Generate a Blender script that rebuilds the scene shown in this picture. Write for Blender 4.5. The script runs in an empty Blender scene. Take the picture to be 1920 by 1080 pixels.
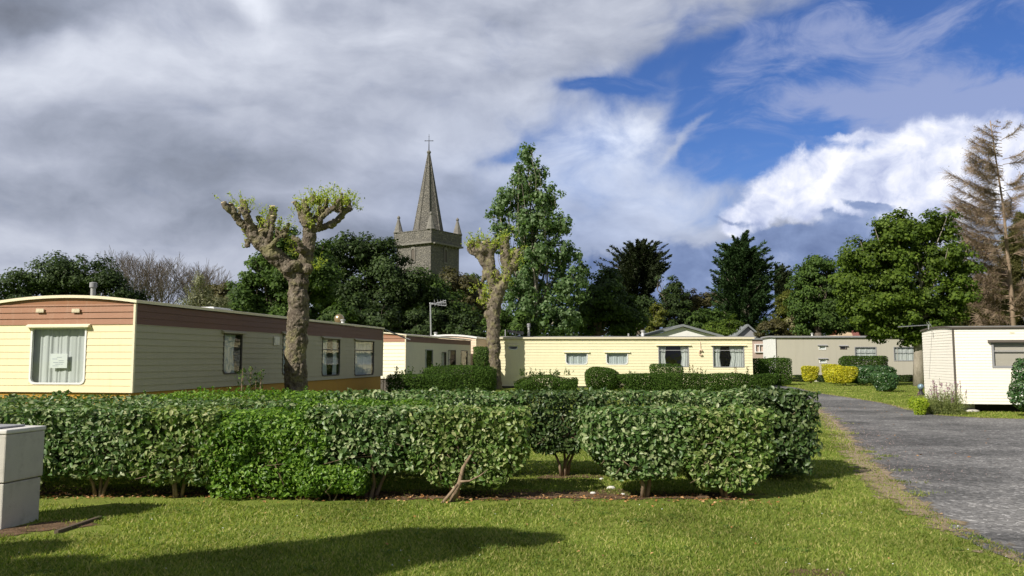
import bpy, math, random
import numpy as np
from mathutils import Vector, Matrix
R = math.radians
random.seed(7); rng = np.random.default_rng(7)
SC = bpy.context.scene
COL = SC.collection

# ------------------------------------------------------------------ camera
F = 1500.0; PITCH = math.atan(131/1500.0); EYE = 1.6
cam = bpy.data.cameras.new('camera'); cam.sensor_width = 36; cam.lens = F/1920*36
cam.clip_start = .05; cam.clip_end = 6000
camo = bpy.data.objects.new('camera', cam); COL.objects.link(camo)
camo.location = (0, 0, EYE); camo.rotation_euler = (math.pi/2+PITCH, 0, 0)
SC.camera = camo
CP, SP = math.cos(PITCH), math.sin(PITCH)
def ray(px, py):
    u = (px-960)/F; v = (540-py)/F
    return np.array([u, CP-v*SP, SP+v*CP])
def at(px, py, Y):
    d = ray(px, py); k = Y/d[1]
    return Vector((d[0]*k, Y, EYE+d[2]*k))
def gnd(px, py):
    d = ray(px, py); k = -EYE/d[2]
    return Vector((d[0]*k, d[1]*k, 0))

# ------------------------------------------------------------------ light
SUN_H = np.array([-.75, -.66]); SUN_H /= np.linalg.norm(SUN_H); SUN_EL = R(37)
sdir = Vector((SUN_H[0]*math.cos(SUN_EL), SUN_H[1]*math.cos(SUN_EL), math.sin(SUN_EL)))
sun = bpy.data.lights.new('sun', 'SUN'); sun.energy = 5.0; sun.angle = R(.53); sun.color = (1, .94, .84)
suno = bpy.data.objects.new('sun', sun); COL.objects.link(suno)
suno.rotation_euler = sdir.to_track_quat('Z', 'Y').to_euler(); suno.location = (-20, -15, 30)
SC.view_settings.view_transform = 'Standard'; SC.view_settings.look = 'None'
SC.view_settings.exposure = 0.30; SC.view_settings.gamma = 1
SC.render.engine = 'CYCLES'
SC.cycles.use_denoising = True
try: SC.cycles.denoiser = 'OPENIMAGEDENOISE'
except Exception: pass
SC.cycles.max_bounces = 6; SC.cycles.diffuse_bounces = 3; SC.cycles.glossy_bounces = 2
SC.cycles.transmission_bounces = 3; SC.cycles.transparent_max_bounces = 10
SC.cycles.caustics_reflective = False; SC.cycles.caustics_refractive = False

class NT:
    def __init__(s, tree): s.t = tree; s.n = tree.nodes; s.l = tree.links
    def node(s, typ, **kw):
        x = s.n.new(typ)
        for k, v in kw.items(): setattr(x, k, v)
        return x
    def put(s, sock, v):
        if hasattr(v, 'is_output') or isinstance(v, bpy.types.NodeSocket): s.l.new(v, sock)
        elif v is not None:
            if isinstance(v, (tuple, list)) and len(v) == 3 and sock.type == 'RGBA': v = tuple(v)+(1,)
            sock.default_value = v
    def m(s, op, a, b=None, c=None, clamp=False):
        x = s.node('ShaderNodeMath', operation=op, use_clamp=clamp)
        s.put(x.inputs[0], a)
        if b is not None: s.put(x.inputs[1], b)
        if c is not None: s.put(x.inputs[2], c)
        return x.outputs[0]
    def vm(s, op, a, b=None):
        x = s.node('ShaderNodeVectorMath', operation=op); s.put(x.inputs[0], a)
        if b is not None: s.put(x.inputs[1], b)
        return x.outputs[0]
    def mix(s, f, a, b):
        x = s.node('ShaderNodeMix', data_type='RGBA'); s.put(x.inputs[0], f); s.put(x.inputs[6], a); s.put(x.inputs[7], b)
        return x.outputs[2]
    def noise(s, vec, scale, detail=4, rough=.5, dist=0, color=False):
        x = s.node('ShaderNodeTexNoise'); s.put(x.inputs['Vector'], vec)
        x.inputs['Scale'].default_value = scale; x.inputs['Detail'].default_value = detail
        x.inputs['Roughness'].default_value = rough; x.inputs['Distortion'].default_value = dist
        return x.outputs['Color' if color else 'Fac']
    def ramp(s, f, pts, interp='LINEAR'):
        x = s.node('ShaderNodeValToRGB'); s.put(x.inputs[0], f); cr = x.color_ramp; cr.interpolation = interp
        while len(cr.elements) < len(pts): cr.elements.new(.5)
        for e, (p, c) in zip(cr.elements, pts):
            e.position = p; e.color = (c if isinstance(c, (tuple, list)) else (c, c, c))[:3]+(1,) if isinstance(c, tuple) else (c, c, c, 1)
        return x.outputs[0]
    def sstep(s, v, lo, hi):
        x = s.node('ShaderNodeMapRange', interpolation_type='SMOOTHSTEP'); s.put(x.inputs[0], v)
        x.inputs[1].default_value = lo; x.inputs[2].default_value = hi
        return x.outputs[0]
def lin(r, g, b):
    f = lambda c: (c/255/12.92) if c/255 <= .04045 else ((c/255+.055)/1.055)**2.4
    return (f(r), f(g), f(b))

# ------------------------------------------------------------------ sky
def build_world():
    w = bpy.data.worlds.new('World'); SC.world = w; w.use_nodes = True
    T = NT(w.node_tree); T.n.clear()
    out = T.node('ShaderNodeOutputWorld')
    sky = T.node('ShaderNodeTexSky'); sky.sky_type = 'NISHITA'; sky.sun_disc = False
    sky.sun_elevation = SUN_EL; sky.sun_rotation = math.atan2(sdir.x, sdir.y)
    sky.air_density = 1.0; sky.dust_density = .4; sky.ozone_density = 2.5
    hs = T.node('ShaderNodeHueSaturation'); hs.inputs['Saturation'].default_value = 1.25; hs.inputs['Value'].default_value = 1.0
    T.l.new(sky.outputs[0], hs.inputs['Color']); skyc = T.vm('ADD', T.vm('MULTIPLY', hs.outputs[0], (.54, .60, .86)), (.14, .11, .1))
    bg1 = T.node('ShaderNodeBackground'); T.l.new(hs.outputs[0], bg1.inputs[0]); bg1.inputs[1].default_value = .098
    tc = T.node('ShaderNodeTexCoord'); d = tc.outputs['Generated']
    sp = T.node('ShaderNodeSeparateXYZ'); T.l.new(d, sp.inputs[0])
    az = T.m('ARCTAN2', sp.outputs[0], sp.outputs[1]); el = T.m('ARCSINE', sp.outputs[2])
    cb = T.node('ShaderNodeCombineXYZ'); T.put(cb.inputs[0], az); T.put(cb.inputs[1], T.m('MULTIPLY', el, 1.0)); P = cb.outputs[0]
    def azel(px, py):
        r = ray(px, py); r = r/np.linalg.norm(r); return math.atan2(r[0], r[1]), math.asin(r[2])
    def warp(P, sc, amt, det=5, stretch=(1, 1)):
        v = T.vm('MULTIPLY', P, (stretch[0], stretch[1], 1))
        n = T.noise(v, sc, det, .6, color=True)
        o = T.vm('MULTIPLY', T.vm('SUBTRACT', n, (.5, .5, .5)), (amt, amt, 0))
        return T.vm('ADD', P, o)
    def blob(PW, px, py, rx, ry, rot=0, k=1.0):
        a, e = azel(px, py)
        v = T.vm('SUBTRACT', PW, (a, e, 0))
        mp = T.node('ShaderNodeMapping', vector_type='TEXTURE'); T.put(mp.inputs['Vector'], v)
        mp.inputs['Rotation'].default_value = (0, 0, R(rot)); mp.inputs['Scale'].default_value = (rx/F, ry/F, 1)
        ln = T.node('ShaderNodeVectorMath', operation='DOT_PRODUCT'); T.l.new(mp.outputs[0], ln.inputs[0]); T.l.new(mp.outputs[0], ln.inputs[1])
        g = T.m('EXPONENT', T.m('MULTIPLY', ln.outputs['Value'], -1.0))
        return T.m('MULTIPLY', g, k)
    def total(L):
        s = L[0]
        for q in L[1:]: s = T.m('ADD', s, q)
        return s
    Pb = warp(P, 2.2, .16, 4, (1, 1.5))
    Pm = warp(Pb, 8, .055, 6)
    Pf = warp(P, 15, .045, 8)
    Pc = warp(warp(P, 6, .05, 3), 24, .022, 6)
    n_soft = T.noise(T.vm('MULTIPLY', P, (1, 2.2, 1)), 3.0, 8, .52, .35)
    n_fine = T.noise(T.vm('MULTIPLY', P, (1, 1.6, 1)), 9, 8, .58, .5)
    # grey cloud deck: brightness
    rel = T.m('SUBTRACT', T.noise(T.vm('MULTIPLY', Pb, (1, 2.0, 1)), 5, 7, .55), T.noise(T.vm('MULTIPLY', T.vm('ADD', Pb, (.012, -.02, 0)), (1, 2.0, 1)), 5, 7, .55))
    g = total([T.m('MULTIPLY', n_soft, .42), T.m('MULTIPLY', n_fine, .16), T.m('MULTIPLY', rel, .55), .23,
        blob(Pm, 130, 125, 170, 60, 12, .22), blob(Pm, 10, 35, 190, 48, 8, -.24), blob(Pm, 465, 5, 60, 30, -20, .30),
        blob(Pb, 330, 290, 240, 34, -6, -.12), blob(Pb, 120, 350, 240, 40, 0, -.07), blob(Pm, 520, 425, 330, 24, -4, -.16), blob(Pm, 200, 420, 200, 30, -4, -.05),
        blob(Pb, 60, 290, 120, 16, 0, .07), blob(Pb, 330, 470, 260, 22, -3, .05), blob(Pb, 520, 140, 320, 110, 10, .10),
        blob(Pb, 900, 90, 260, 90, -10, .06), blob(Pb, 900, 260, 200, 30, 10, .08), blob(Pb, 900, 400, 160, 70, 0, -.07),
        blob(Pm, 1170, 265, 150, 50, 15, .34), blob(Pm, 1230, 350, 170, 80, 0, .14), blob(Pm, 1060, 190, 130, 25, 5, .10)])
    gcol = T.ramp(g, [(.20, lin(104, 109, 121)), (.38, lin(134, 141, 157)), (.52, lin(160, 166, 182)), (.68, lin(188, 193, 206)), (.98, lin(230, 234, 243))])
    # blue tint of the deck towards the right
    tint = blob(Pb, 1050, 420, 300, 160, 0, .75)
    gcol = T.mix(tint, gcol, T.vm('MULTIPLY', gcol, (.86, .97, 1.17)))
    side = T.m('SUBTRACT', 0, total([blob(Pm, 1500, 150, 360, 120, 12, 1.25), blob(Pm, 1270, 95, 140, 26, 28, .45), blob(Pm, 1130, 172, 85, 14, 0, .75), blob(Pm, 1400, 285, 70, 60, 30, .75),
        blob(Pm, 1900, 80, 260, 190, 0, 1.1), blob(Pm, 1760, 30, 250, 120, 0, .5), blob(Pm, 960, 285, 70, 16, 10, .4), blob(Pm, 1545, 285, 40, 22, 0, .5), blob(Pm, 1372, 432, 22, 8, 0, .6)]))
    cover = T.m('ADD', T.m('ADD', side, T.m('MULTIPLY', T.m('SUBTRACT', n_fine, .5), .9)), .52)
    cover = T.m('ADD', cover, total([blob(Pm, 1330, 60, 90, 20, 25, .38), blob(Pf, 1330, 215, 95, 14, 38, .55), blob(Pf, 1220, 225, 80, 45, 25, .5), blob(Pf, 1340, 262, 80, 16, 5, .42)]))
    up_ = T.m('ADD', T.sstep(el, .46, .85), T.sstep(T.m('MULTIPLY', sp.outputs[1], -1), -.25, .25)); cover = T.m('SUBTRACT', cover, T.m('MULTIPLY', up_, .12))
    cmask = T.sstep(cover, -.20, .46)
    # thin high veil over the blue
    vn = T.noise(T.vm('MULTIPLY', warp(P, 4, .08, 3), (1.2, 3.2, 1)), 6.5, 9, .62, .8)
    veil = T.m('MULTIPLY', T.sstep(T.m('ADD', vn, total([blob(Pb, 1600, 70, 300, 60, -8, .16), blob(Pb, 1560, 105, 160, 20, -5, .06), blob(Pm, 1680, 205, 190, 40, -4, .42), blob(Pm, 1830, 235, 120, 40, 0, .25), blob(Pm, 1880, 175, 40, 14, -30, .2), blob(Pb, 1350, 190, 200, 30, 30, .10)])), .50, .86), .72)
    base = T.mix(veil, skyc, T.vm('MULTIPLY', lin(165, 176, 212), (8.5, 8.5, 8.5)))
    T.l.new(base, bg1.inputs[0])
    dk = T.node('ShaderNodeMapRange'); T.put(dk.inputs[0], up_); dk.inputs[3].default_value = 1; dk.inputs[4].default_value = .55; dkc = T.node('ShaderNodeCombineXYZ')
    for i in range(3): T.put(dkc.inputs[i], dk.outputs[0])
    gcol = T.vm('MULTIPLY', gcol, dkc.outputs[0])
    bg2 = T.node('ShaderNodeBackground'); T.put(bg2.inputs[0], gcol)
    mx = T.node('ShaderNodeMixShader'); T.put(mx.inputs[0], cmask); T.l.new(bg1.outputs[0], mx.inputs[1]); T.l.new(bg2.outputs[0], mx.inputs[2])
    # bright cumulus
    bil = T.noise(Pc, 17, 8, .62)
    cum = total([blob(Pf, 1470, 355, 75, 48, 14, .95), blob(Pf, 1550, 310, 48, 36, 0, .75), blob(Pf, 1400, 405, 60, 26, 10, .8), blob(Pf, 1700, 340, 105, 70, 0, 1.0), blob(Pf, 1735, 262, 60, 38, 20, .75),
                 blob(Pf, 1820, 262, 60, 40, 0, .2), blob(Pf, 1860, 340, 90, 80, 0, .85), blob(Pf, 1375, 428, 36, 14, 10, .6), blob(Pf, 1600, 262, 70, 8, -8, .42), blob(Pf, 1940, 310, 90, 70, 0, .5), blob(Pf, 1590, 380, 90, 40, 0, .7)])
    cum = T.m('ADD', cum, T.m('MULTIPLY', T.m('SUBTRACT', bil, .5), 1.1))
    cumm = T.sstep(cum, .30, .74)
    r1 = T.m('SUBTRACT', T.noise(Pc, 13, 8, .56), T.noise(T.vm('ADD', Pc, (.010, -.012, 0)), 13, 8, .56))
    cg = T.m('ADD', T.m('MULTIPLY', r1, 3.2), total([T.m('MULTIPLY', T.m('SUBTRACT', n_fine, .5), .6), blob(Pf, 1500, 330, 110, 50, 0, .30), blob(Pf, 1730, 290, 110, 60, 0, .30), blob(Pf, 1620, 360, 60, 40, 0, -.12), blob(Pf, 1870, 350, 90, 80, 0, -.04)]))
    cumc = T.ramp(T.m('ADD', cg, .42), [(.05, lin(168, 177, 208)), (.45, lin(202, 208, 228)), (.95, lin(240, 240, 246))])
    bg3 = T.node('ShaderNodeBackground'); T.put(bg3.inputs[0], cumc)
    mx2 = T.node('ShaderNodeMixShader'); T.put(mx2.inputs[0], cumm); T.l.new(mx.outputs[0], mx2.inputs[1]); T.l.new(bg3.outputs[0], mx2.inputs[2])
    # dark low bank
    lo = total([blob(Pf, 1230, 545, 260, 88, 0, .95), blob(Pf, 1470, 475, 90, 46, 0, .9), blob(Pf, 1580, 465, 110, 52, 5, .85), blob(Pf, 1630, 380, 60, 9, -14, .62), blob(Pf, 1560, 400, 34, 9, -20, .45), blob(Pf, 1350, 412, 60, 7, -4, .35), blob(Pf, 1650, 430, 60, 40, 0, .35),
                blob(Pf, 1400, 560, 400, 66, 0, .7), blob(Pf, 1440, 440, 60, 16, 6, .3), T.m('MULTIPLY', T.m('SUBTRACT', bil, .5), .9)])
    lom = T.m('MULTIPLY', T.sstep(lo, .36, .64), .93)
    ln_ = T.m('ADD', T.m('ADD', T.m('MULTIPLY', r1, .9), T.noise(T.vm('MULTIPLY', P, (1, 1.7, 1)), 8, 8, .6, .4)), total([blob(Pb, 1330, 520, 110, 22, 15, .10), blob(Pb, 1260, 470, 110, 28, 0, -.06)]))
    loc = T.ramp(ln_, [(.3, lin(94, 112, 152)), (.55, lin(120, 138, 177)), (.75, lin(158, 171, 202))])
    bg4 = T.node('ShaderNodeBackground'); T.put(bg4.inputs[0], loc)
    mx3 = T.node('ShaderNodeMixShader'); T.put(mx3.inputs[0], lom); T.l.new(mx2.outputs[0], mx3.inputs[1]); T.l.new(bg4.outputs[0], mx3.inputs[2])
    T.l.new(mx3.outputs[0], out.inputs[0])
    w.cycles.sampling_method = 'MANUAL'; w.cycles.sample_map_resolution = 512
build_world()

# ------------------------------------------------------------------ materials
def mat_new(name):
    m = bpy.data.materials.new(name); m.use_nodes = True
    T = NT(m.node_tree); T.n.clear(); T.out = T.node('ShaderNodeOutputMaterial'); return m, T
def princ(T, col, rough=.6, metal=0, spec=.5, normal=None, **kw):
    p = T.node('ShaderNodeBsdfPrincipled'); T.put(p.inputs['Base Color'], col); T.put(p.inputs['Roughness'], rough)
    T.put(p.inputs['Metallic'], metal); T.put(p.inputs['Specular IOR Level'], spec)
    if normal is not None: T.put(p.inputs['Normal'], normal)
    return p
def bump(T, h, dist, strength=1.0):
    b = T.node('ShaderNodeBump'); T.put(b.inputs['Height'], h); b.inputs['Distance'].default_value = dist
    b.inputs['Strength'].default_value = strength; return b.outputs[0]
def opos(T): return T.node('ShaderNodeTexCoord').outputs['Object']
def wpos(T): return T.node('ShaderNodeNewGeometry').outputs['Position']
def surf(name, col, rough=.6, metal=0, var=.12, scale=3.0, dirt=None, dirt_amt=.3, bumpd=.002, bscale=60, spec=.4, streak=False):
    m, T = mat_new(name); p = opos(T)
    n = T.noise(p, scale, 5, .6)
    c = T.mix(n, tuple(x*(1-var) for x in col), tuple(min(1, x*(1+var)) for x in col))
    if dirt:
        sv = T.vm('MULTIPLY', p, (3, 3, .35) if streak else (1, 1, 1))
        dn = T.sstep(T.noise(sv, scale*1.3, 7, .65), .48, .78)
        c = T.mix(T.m('MULTIPLY', dn, dirt_amt), c, dirt)
    nb = bump(T, T.noise(p, bscale, 3, .6), bumpd) if bumpd else None
    b = princ(T, c, rough, metal, spec, nb); T.l.new(b.outputs[0], T.out.inputs[0]); return m
def foliage(name, cols, rough=.5, trans=.35, spec=.4, patch=.35, pscale=1.2, warm=1.22):
    m, T = mat_new(name); g = T.node('ShaderNodeNewGeometry')
    r = g.outputs['Random Per Island']
    cols = [(q[0]*warm, q[1], q[2]) for q in cols]
    k = len(cols); c = T.ramp(r, [(i/(k-1) if k > 1 else 0, tuple(q)) for i, q in enumerate(cols)])
    n = T.noise(g.outputs['Position'], pscale, 3, .5)
    v = T.m('MULTIPLY_ADD', T.m('SUBTRACT', n, .5), patch*2.4, 1.0)
    c = T.vm('MULTIPLY', c, T.node('ShaderNodeCombineXYZ').outputs[0]) if False else c
    cb = T.node('ShaderNodeCombineXYZ')
    for i in range(3): T.put(cb.inputs[i], v)
    c = T.vm('MULTIPLY', c, cb.outputs[0])
    p = princ(T, c, rough, 0, spec)
    tr = T.node('ShaderNodeBsdfTranslucent'); T.put(tr.inputs[0], T.vm('MULTIPLY', c, (1.25, 1.35, .6)))
    mx = T.node('ShaderNodeMixShader'); mx.inputs[0].default_value = trans
    T.l.new(p.outputs[0], mx.inputs[1]); T.l.new(tr.outputs[0], mx.inputs[2]); T.l.new(mx.outputs[0], T.out.inputs[0]); return m
M = {}
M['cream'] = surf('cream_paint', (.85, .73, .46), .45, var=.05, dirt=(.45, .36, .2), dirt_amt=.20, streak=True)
M['cream_shaded'] = surf('cream_paint_shaded', (.40, .365, .25), .5, var=.06, dirt=(.30, .28, .20), dirt_amt=.30, streak=True)  # shade of the right-hand side put into the cream; streaks are dirt
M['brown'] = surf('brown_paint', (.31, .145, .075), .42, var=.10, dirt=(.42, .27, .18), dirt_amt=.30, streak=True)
M['brown_shaded'] = surf('brown_paint_shaded', (.15, .07, .045), .55, var=.15, dirt=(.10, .07, .05), dirt_amt=.4, streak=True)  # brown band darkened in colour for the shaded sides
M['cream_trim'] = surf('cream_trim', (.80, .72, .52), .45, var=.05, dirt=(.35, .32, .22), dirt_amt=.2)
M['orange'] = surf('ochre_skirt_paint', (.48, .26, .035), .6, var=.1, dirt=(.3, .18, .08), dirt_amt=.3)
M['roof_grey'] = surf('weathered_roof', (.26, .25, .22), .8, var=.3, scale=2, dirt=(.10, .11, .07), dirt_amt=.6)
M['yellow'] = surf('pale_yellow_paint', (.87, .80, .54), .5, var=.04, dirt=(.50, .45, .30), dirt_amt=.20, streak=True)
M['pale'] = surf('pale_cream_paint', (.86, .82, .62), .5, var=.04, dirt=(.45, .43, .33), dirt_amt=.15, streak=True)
M['pale_shaded'] = surf('pale_cream_shaded', (.60, .57, .44), .55, var=.06, dirt=(.33, .33, .27), dirt_amt=.3, streak=True)  # pale cream with the side wall's shade painted in
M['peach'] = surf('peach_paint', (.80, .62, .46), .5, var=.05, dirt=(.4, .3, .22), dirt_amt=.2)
M['peach_shaded'] = surf('peach_paint_shaded', (.46, .38, .30), .55, var=.08, dirt=(.3, .25, .2), dirt_amt=.3)  # peach paint darkened to carry the shade of the side wall
M['grey_paint'] = surf('putty_grey_paint', (.47, .445, .37), .65, var=.05, dirt=(.33, .31, .26), dirt_amt=.35, streak=True, scale=1.2)
M['white_wall'] = surf('ivory_paint', (.88, .84, .75), .5, var=.03, dirt=(.55, .48, .38), dirt_amt=.12, streak=True)
M['white'] = surf('white_paint', (.80, .80, .78), .4, var=.04, dirt=(.45, .44, .4), dirt_amt=.15)
M['alu'] = surf('dull_aluminium', (.55, .56, .56), .35, metal=.7, var=.08)
M['dark_trim'] = surf('dark_weathered_trim', (.10, .085, .07), .7, var=.25)
M['grey_trim'] = surf('grey_trim', (.30, .30, .31), .6, var=.12)
M['zinc'] = surf('zinc_pipe', (.42, .42, .40), .5, metal=.4, var=.15, dirt=(.2, .18, .15), dirt_amt=.4)
M['interior'] = surf('dim_interior', (.055, .045, .038), .9, var=.2, bumpd=0)
M['black'] = surf('shade_and_foot_black', (.02, .02, .022), .6, var=.1)
M['gold'] = surf('brassy_metal', (.55, .42, .22), .3, metal=.9, var=.1)
M['concrete'] = surf('cast_concrete', (.50, .475, .42), .85, var=.10, scale=5, dirt=(.26, .24, .2), dirt_amt=.55, bumpd=.004, bscale=90)
M['concrete_cap'] = surf('pale_concrete', (.62, .60, .56), .8, var=.08, scale=6, dirt=(.35, .33, .3), dirt_amt=.4, bumpd=.003, bscale=110)
M['wood_dark'] = surf('old_timber', (.10, .075, .05), .85, var=.3, scale=9)
M['slate'] = surf('grey_felt_roof', (.20, .215, .22), .8, var=.15, scale=4)
M['red_tile'] = surf('red_roof_tiles', (.20, .075, .06), .8, var=.3, scale=6)
M['pink_render'] = surf('pinkish_render', (.46, .36, .30), .85, var=.06)
M['buff'] = surf('buff_render', (.66, .50, .36), .85, var=.05)
M['iron'] = surf('wrought_iron', (.05, .05, .055), .6, var=.2)
M['paper'] = surf('white_paper', (.86, .86, .84), .7, var=.01, bumpd=0)
M['ink'] = surf('blue_grey_ink', (.30, .32, .42), .8, var=.02, bumpd=0)
M['tan'] = surf('tan_blind', (.58, .50, .43), .8, var=.04)
def m_curtain(name, col, tr=.4):
    m, T = mat_new(name)
    n = T.noise(T.vm('MULTIPLY', opos(T), (1, 1, .15)), 14, 4, .5)
    c = T.mix(n, tuple(x*.82 for x in col), col)
    d = princ(T, c, .9, 0, .1); t = T.node('ShaderNodeBsdfTranslucent'); T.put(t.inputs[0], c)
    mx = T.node('ShaderNodeMixShader'); mx.inputs[0].default_value = tr; T.l.new(d.outputs[0], mx.inputs[1]); T.l.new(t.outputs[0], mx.inputs[2]); T.l.new(mx.outputs[0], T.out.inputs[0]); return m
M['curtain'] = m_curtain('net_curtain', (.90, .90, .88), .25); M['curtain_cool'] = m_curtain('cool_net_curtain', (.84, .88, .90), .25)
def m_glass():
    m, T = mat_new('window_glass')
    nb = bump(T, T.noise(opos(T), 2.5, 2, .5), .01, .25)
    g_ = T.node('ShaderNodeNewGeometry'); dt = T.node('ShaderNodeVectorMath', operation='DOT_PRODUCT'); T.l.new(g_.outputs['Incoming'], dt.inputs[0]); T.l.new(g_.outputs['Normal'], dt.inputs[1])
    frs = T.m('MULTIPLY_ADD', T.m('POWER', T.m('SUBTRACT', 1, T.m('ABSOLUTE', dt.outputs['Value'])), 5), .9, .075)
    gl = T.node('ShaderNodeBsdfGlossy'); gl.inputs['Roughness'].default_value = .015; T.put(gl.inputs['Normal'], nb)
    tr = T.node('ShaderNodeBsdfTransparent'); T.put(tr.inputs[0], (.86, .90, .89))
    mx = T.node('ShaderNodeMixShader'); T.put(mx.inputs[0], frs); T.l.new(tr.outputs[0], mx.inputs[1]); T.l.new(gl.outputs[0], mx.inputs[2])
    T.l.new(mx.outputs[0], T.out.inputs[0]); return m
M['glass'] = m_glass()
def m_stone():
    m, T = mat_new('church_stone'); p = T.vm('MULTIPLY', opos(T), (1, 1, 1.8))
    v = T.node('ShaderNodeTexVoronoi'); T.put(v.inputs['Vector'], p); v.inputs['Scale'].default_value = 2.6
    n = T.noise(opos(T), .5, 6, .6); n2 = T.noise(opos(T), 5, 6, .7)
    sp = T.node('ShaderNodeSeparateXYZ'); T.l.new(v.outputs['Color'], sp.inputs[0])
    f = T.m('ADD', T.m('MULTIPLY', sp.outputs[0], .55), T.m('ADD', T.m('MULTIPLY', n, .5), T.m('MULTIPLY', T.m('SUBTRACT', n2, .5), .7)))
    c = T.ramp(f, [(.2, (.11, .098, .08)), (.45, (.175, .155, .122)), (.7, (.235, .21, .165)), (1, (.32, .285, .23))])
    v2 = T.node('ShaderNodeTexVoronoi', feature='DISTANCE_TO_EDGE'); T.put(v2.inputs['Vector'], p); v2.inputs['Scale'].default_value = 2.6
    e = T.sstep(v2.outputs[0], .0, .09)
    c = T.mix(T.m('MULTIPLY_ADD', e, .6, .4), (.08, .07, .056), c)
    b = princ(T, T.mix(.5, c, (.185, .185, .178)), .9, 0, .2, bump(T, T.m('ADD', e, n2), .08)); T.l.new(b.outputs[0], T.out.inputs[0]); return m
M['stone'] = m_stone()
M['stone_dark'] = surf('weathered_parapet_stone', (.19, .18, .16), .9, var=.4, scale=1.2, dirt=(.05, .045, .04), dirt_amt=.6, bumpd=.05, bscale=4)
def m_bark(name, c1, c2, c3, sc=4.0, bd=.03, moss=None):
    m, T = mat_new(name); p = opos(T); pv = T.vm('MULTIPLY', p, (1, 1, .55))
    n1 = T.noise(pv, sc, 8, .68, .4); n2 = T.noise(p, sc*.35, 4, .6); n3 = T.noise(pv, sc*5, 6, .7)
    c = T.ramp(T.m('ADD', T.m('MULTIPLY', n1, .6), T.m('MULTIPLY', n3, .4)), [(.32, c1), (.5, c2), (.68, c3)])
    if moss: c = T.mix(T.m('MULTIPLY', T.sstep(n2, .45, .68), .75), c, moss)
    b = princ(T, c, .9, 0, .2, bump(T, T.m('ADD', n1, T.m('MULTIPLY', n3, .5)), bd)); T.l.new(b.outputs[0], T.out.inputs[0]); return m
M['bark_pollard'] = m_bark('pollard_bark', (.040, .032, .025), (.145, .118, .088), (.40, .35, .275), 9, .06, (.27, .25, .12))
M['cut_wood'] = surf('sawn_wood', (.62, .50, .32), .8, var=.15, scale=12)
M['bark'] = m_bark('grey_brown_bark', (.05, .04, .03), (.12, .10, .08), (.22, .19, .15), 3, .03)
M['bark_pale'] = m_bark('pale_grey_bark', (.16, .14, .11), (.28, .25, .20), (.40, .36, .30), 3, .03)
M['stem'] = m_bark('hedge_stem_bark', (.12, .08, .05), (.25, .18, .12), (.38, .29, .20), 18, .004)
M['twig'] = m_bark('bare_twig_bark', (.09, .075, .065), (.16, .135, .115), (.24, .205, .18), 3, .01)
M['larch'] = m_bark('dead_conifer_bark', (.16, .12, .085), (.27, .20, .14), (.38, .30, .22), 3, .01)
# foliage palettes
M['f_silver'] = foliage('silver_green_leaves', [(.042, .095, .020), (.075, .155, .035), (.12, .21, .06), (.20, .28, .11), (.37, .43, .23)], .42, .25, .4, .25, 2, 1.05)
M['f_silver_y'] = foliage('yellow_silver_leaves', [(.05, .105, .018), (.09, .175, .03), (.15, .24, .055), (.25, .33, .11), (.41, .44, .20)], .42, .3, .4, .25, 2, 1.05)
M['f_silver_d'] = foliage('deep_silver_green_leaves', [(.03, .07, .018), (.055, .11, .028), (.085, .15, .04), (.15, .20, .09)], .42, .25, .45, .25, 2, 1.1)
M['f_privet'] = foliage('bright_green_leaves', [(.05, .12, .014), (.10, .21, .02), (.16, .30, .035), (.28, .42, .08)], .42, .4, .4, .3, 2.5, 1.05)
M['f_box'] = foliage('clipped_dark_leaves', [(.018, .042, .008), (.034, .080, .012), (.058, .125, .018), (.085, .165, .028)], .75, .3, .12, .3, .9, 1.15)
M['f_laurel'] = foliage('glossy_laurel_leaves', [(.02, .07, .02), (.04, .12, .035), (.10, .20, .07)], .3, .25, .6, .3, 1)
M['f_gold'] = foliage('golden_leaves', [(.36, .33, .015), (.52, .47, .02), (.68, .62, .04), (.28, .34, .02)], .5, .35, .4, .25, 2, 1.0)
M['f_lime'] = foliage('lime_leaves', [(.16, .30, .015), (.26, .42, .02), (.34, .48, .04)], .5, .4, .4, .3, 3)
M['f_herb'] = foliage('grey_green_herb_leaves', [(.10, .16, .05), (.17, .25, .08), (.27, .35, .13)], .6, .3, .3, .3, 3)
M['f_dark'] = foliage('dark_tree_leaves', [(.020, .038, .011), (.034, .066, .016), (.058, .10, .024)], .6, .3, .25, .5, .22, 1.1)
M['f_mid'] = foliage('mid_green_tree_leaves', [(.028, .060, .012), (.052, .105, .018), (.090, .16, .028)], .6, .35, .25, .5, .25, 1.1)
M['f_oak'] = foliage('oak_leaves', [(.040, .080, .010), (.075, .135, .014), (.125, .20, .024)], .6, .38, .25, .45, .4, 1.1)
M['f_olive'] = foliage('brownish_green_leaves', [(.045, .050, .020), (.070, .078, .028), (.10, .11, .035)], .55, .3, .3, .4, .3)
M['f_yellowgreen'] = foliage('yellow_green_tree_leaves', [(.06, .09, .014), (.095, .13, .018), (.14, .18, .03)], .5, .4, .3, .4, .3)
M['f_poplar'] = foliage('poplar_leaves', [(.055, .11, .032), (.10, .175, .055), (.16, .245, .095), (.27, .36, .19)], .5, .45, .3, .3, .5, 1.0)
M['f_cypress'] = foliage('cypress_foliage', [(.016, .036, .012), (.028, .062, .018), (.048, .092, .026)], .7, .15, .2, .4, .3, 1.05)
M['f_cypress_b'] = foliage('dusky_cypress_foliage', [(.016, .024, .011), (.026, .040, .016), (.040, .060, .023)], .7, .15, .2, .4, .3, 1.1)
M['f_silverbush'] = foliage('silver_grey_leaves', [(.10, .14, .07), (.17, .22, .12), (.26, .31, .19)], .6, .3, .3, .3, 1)
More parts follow.
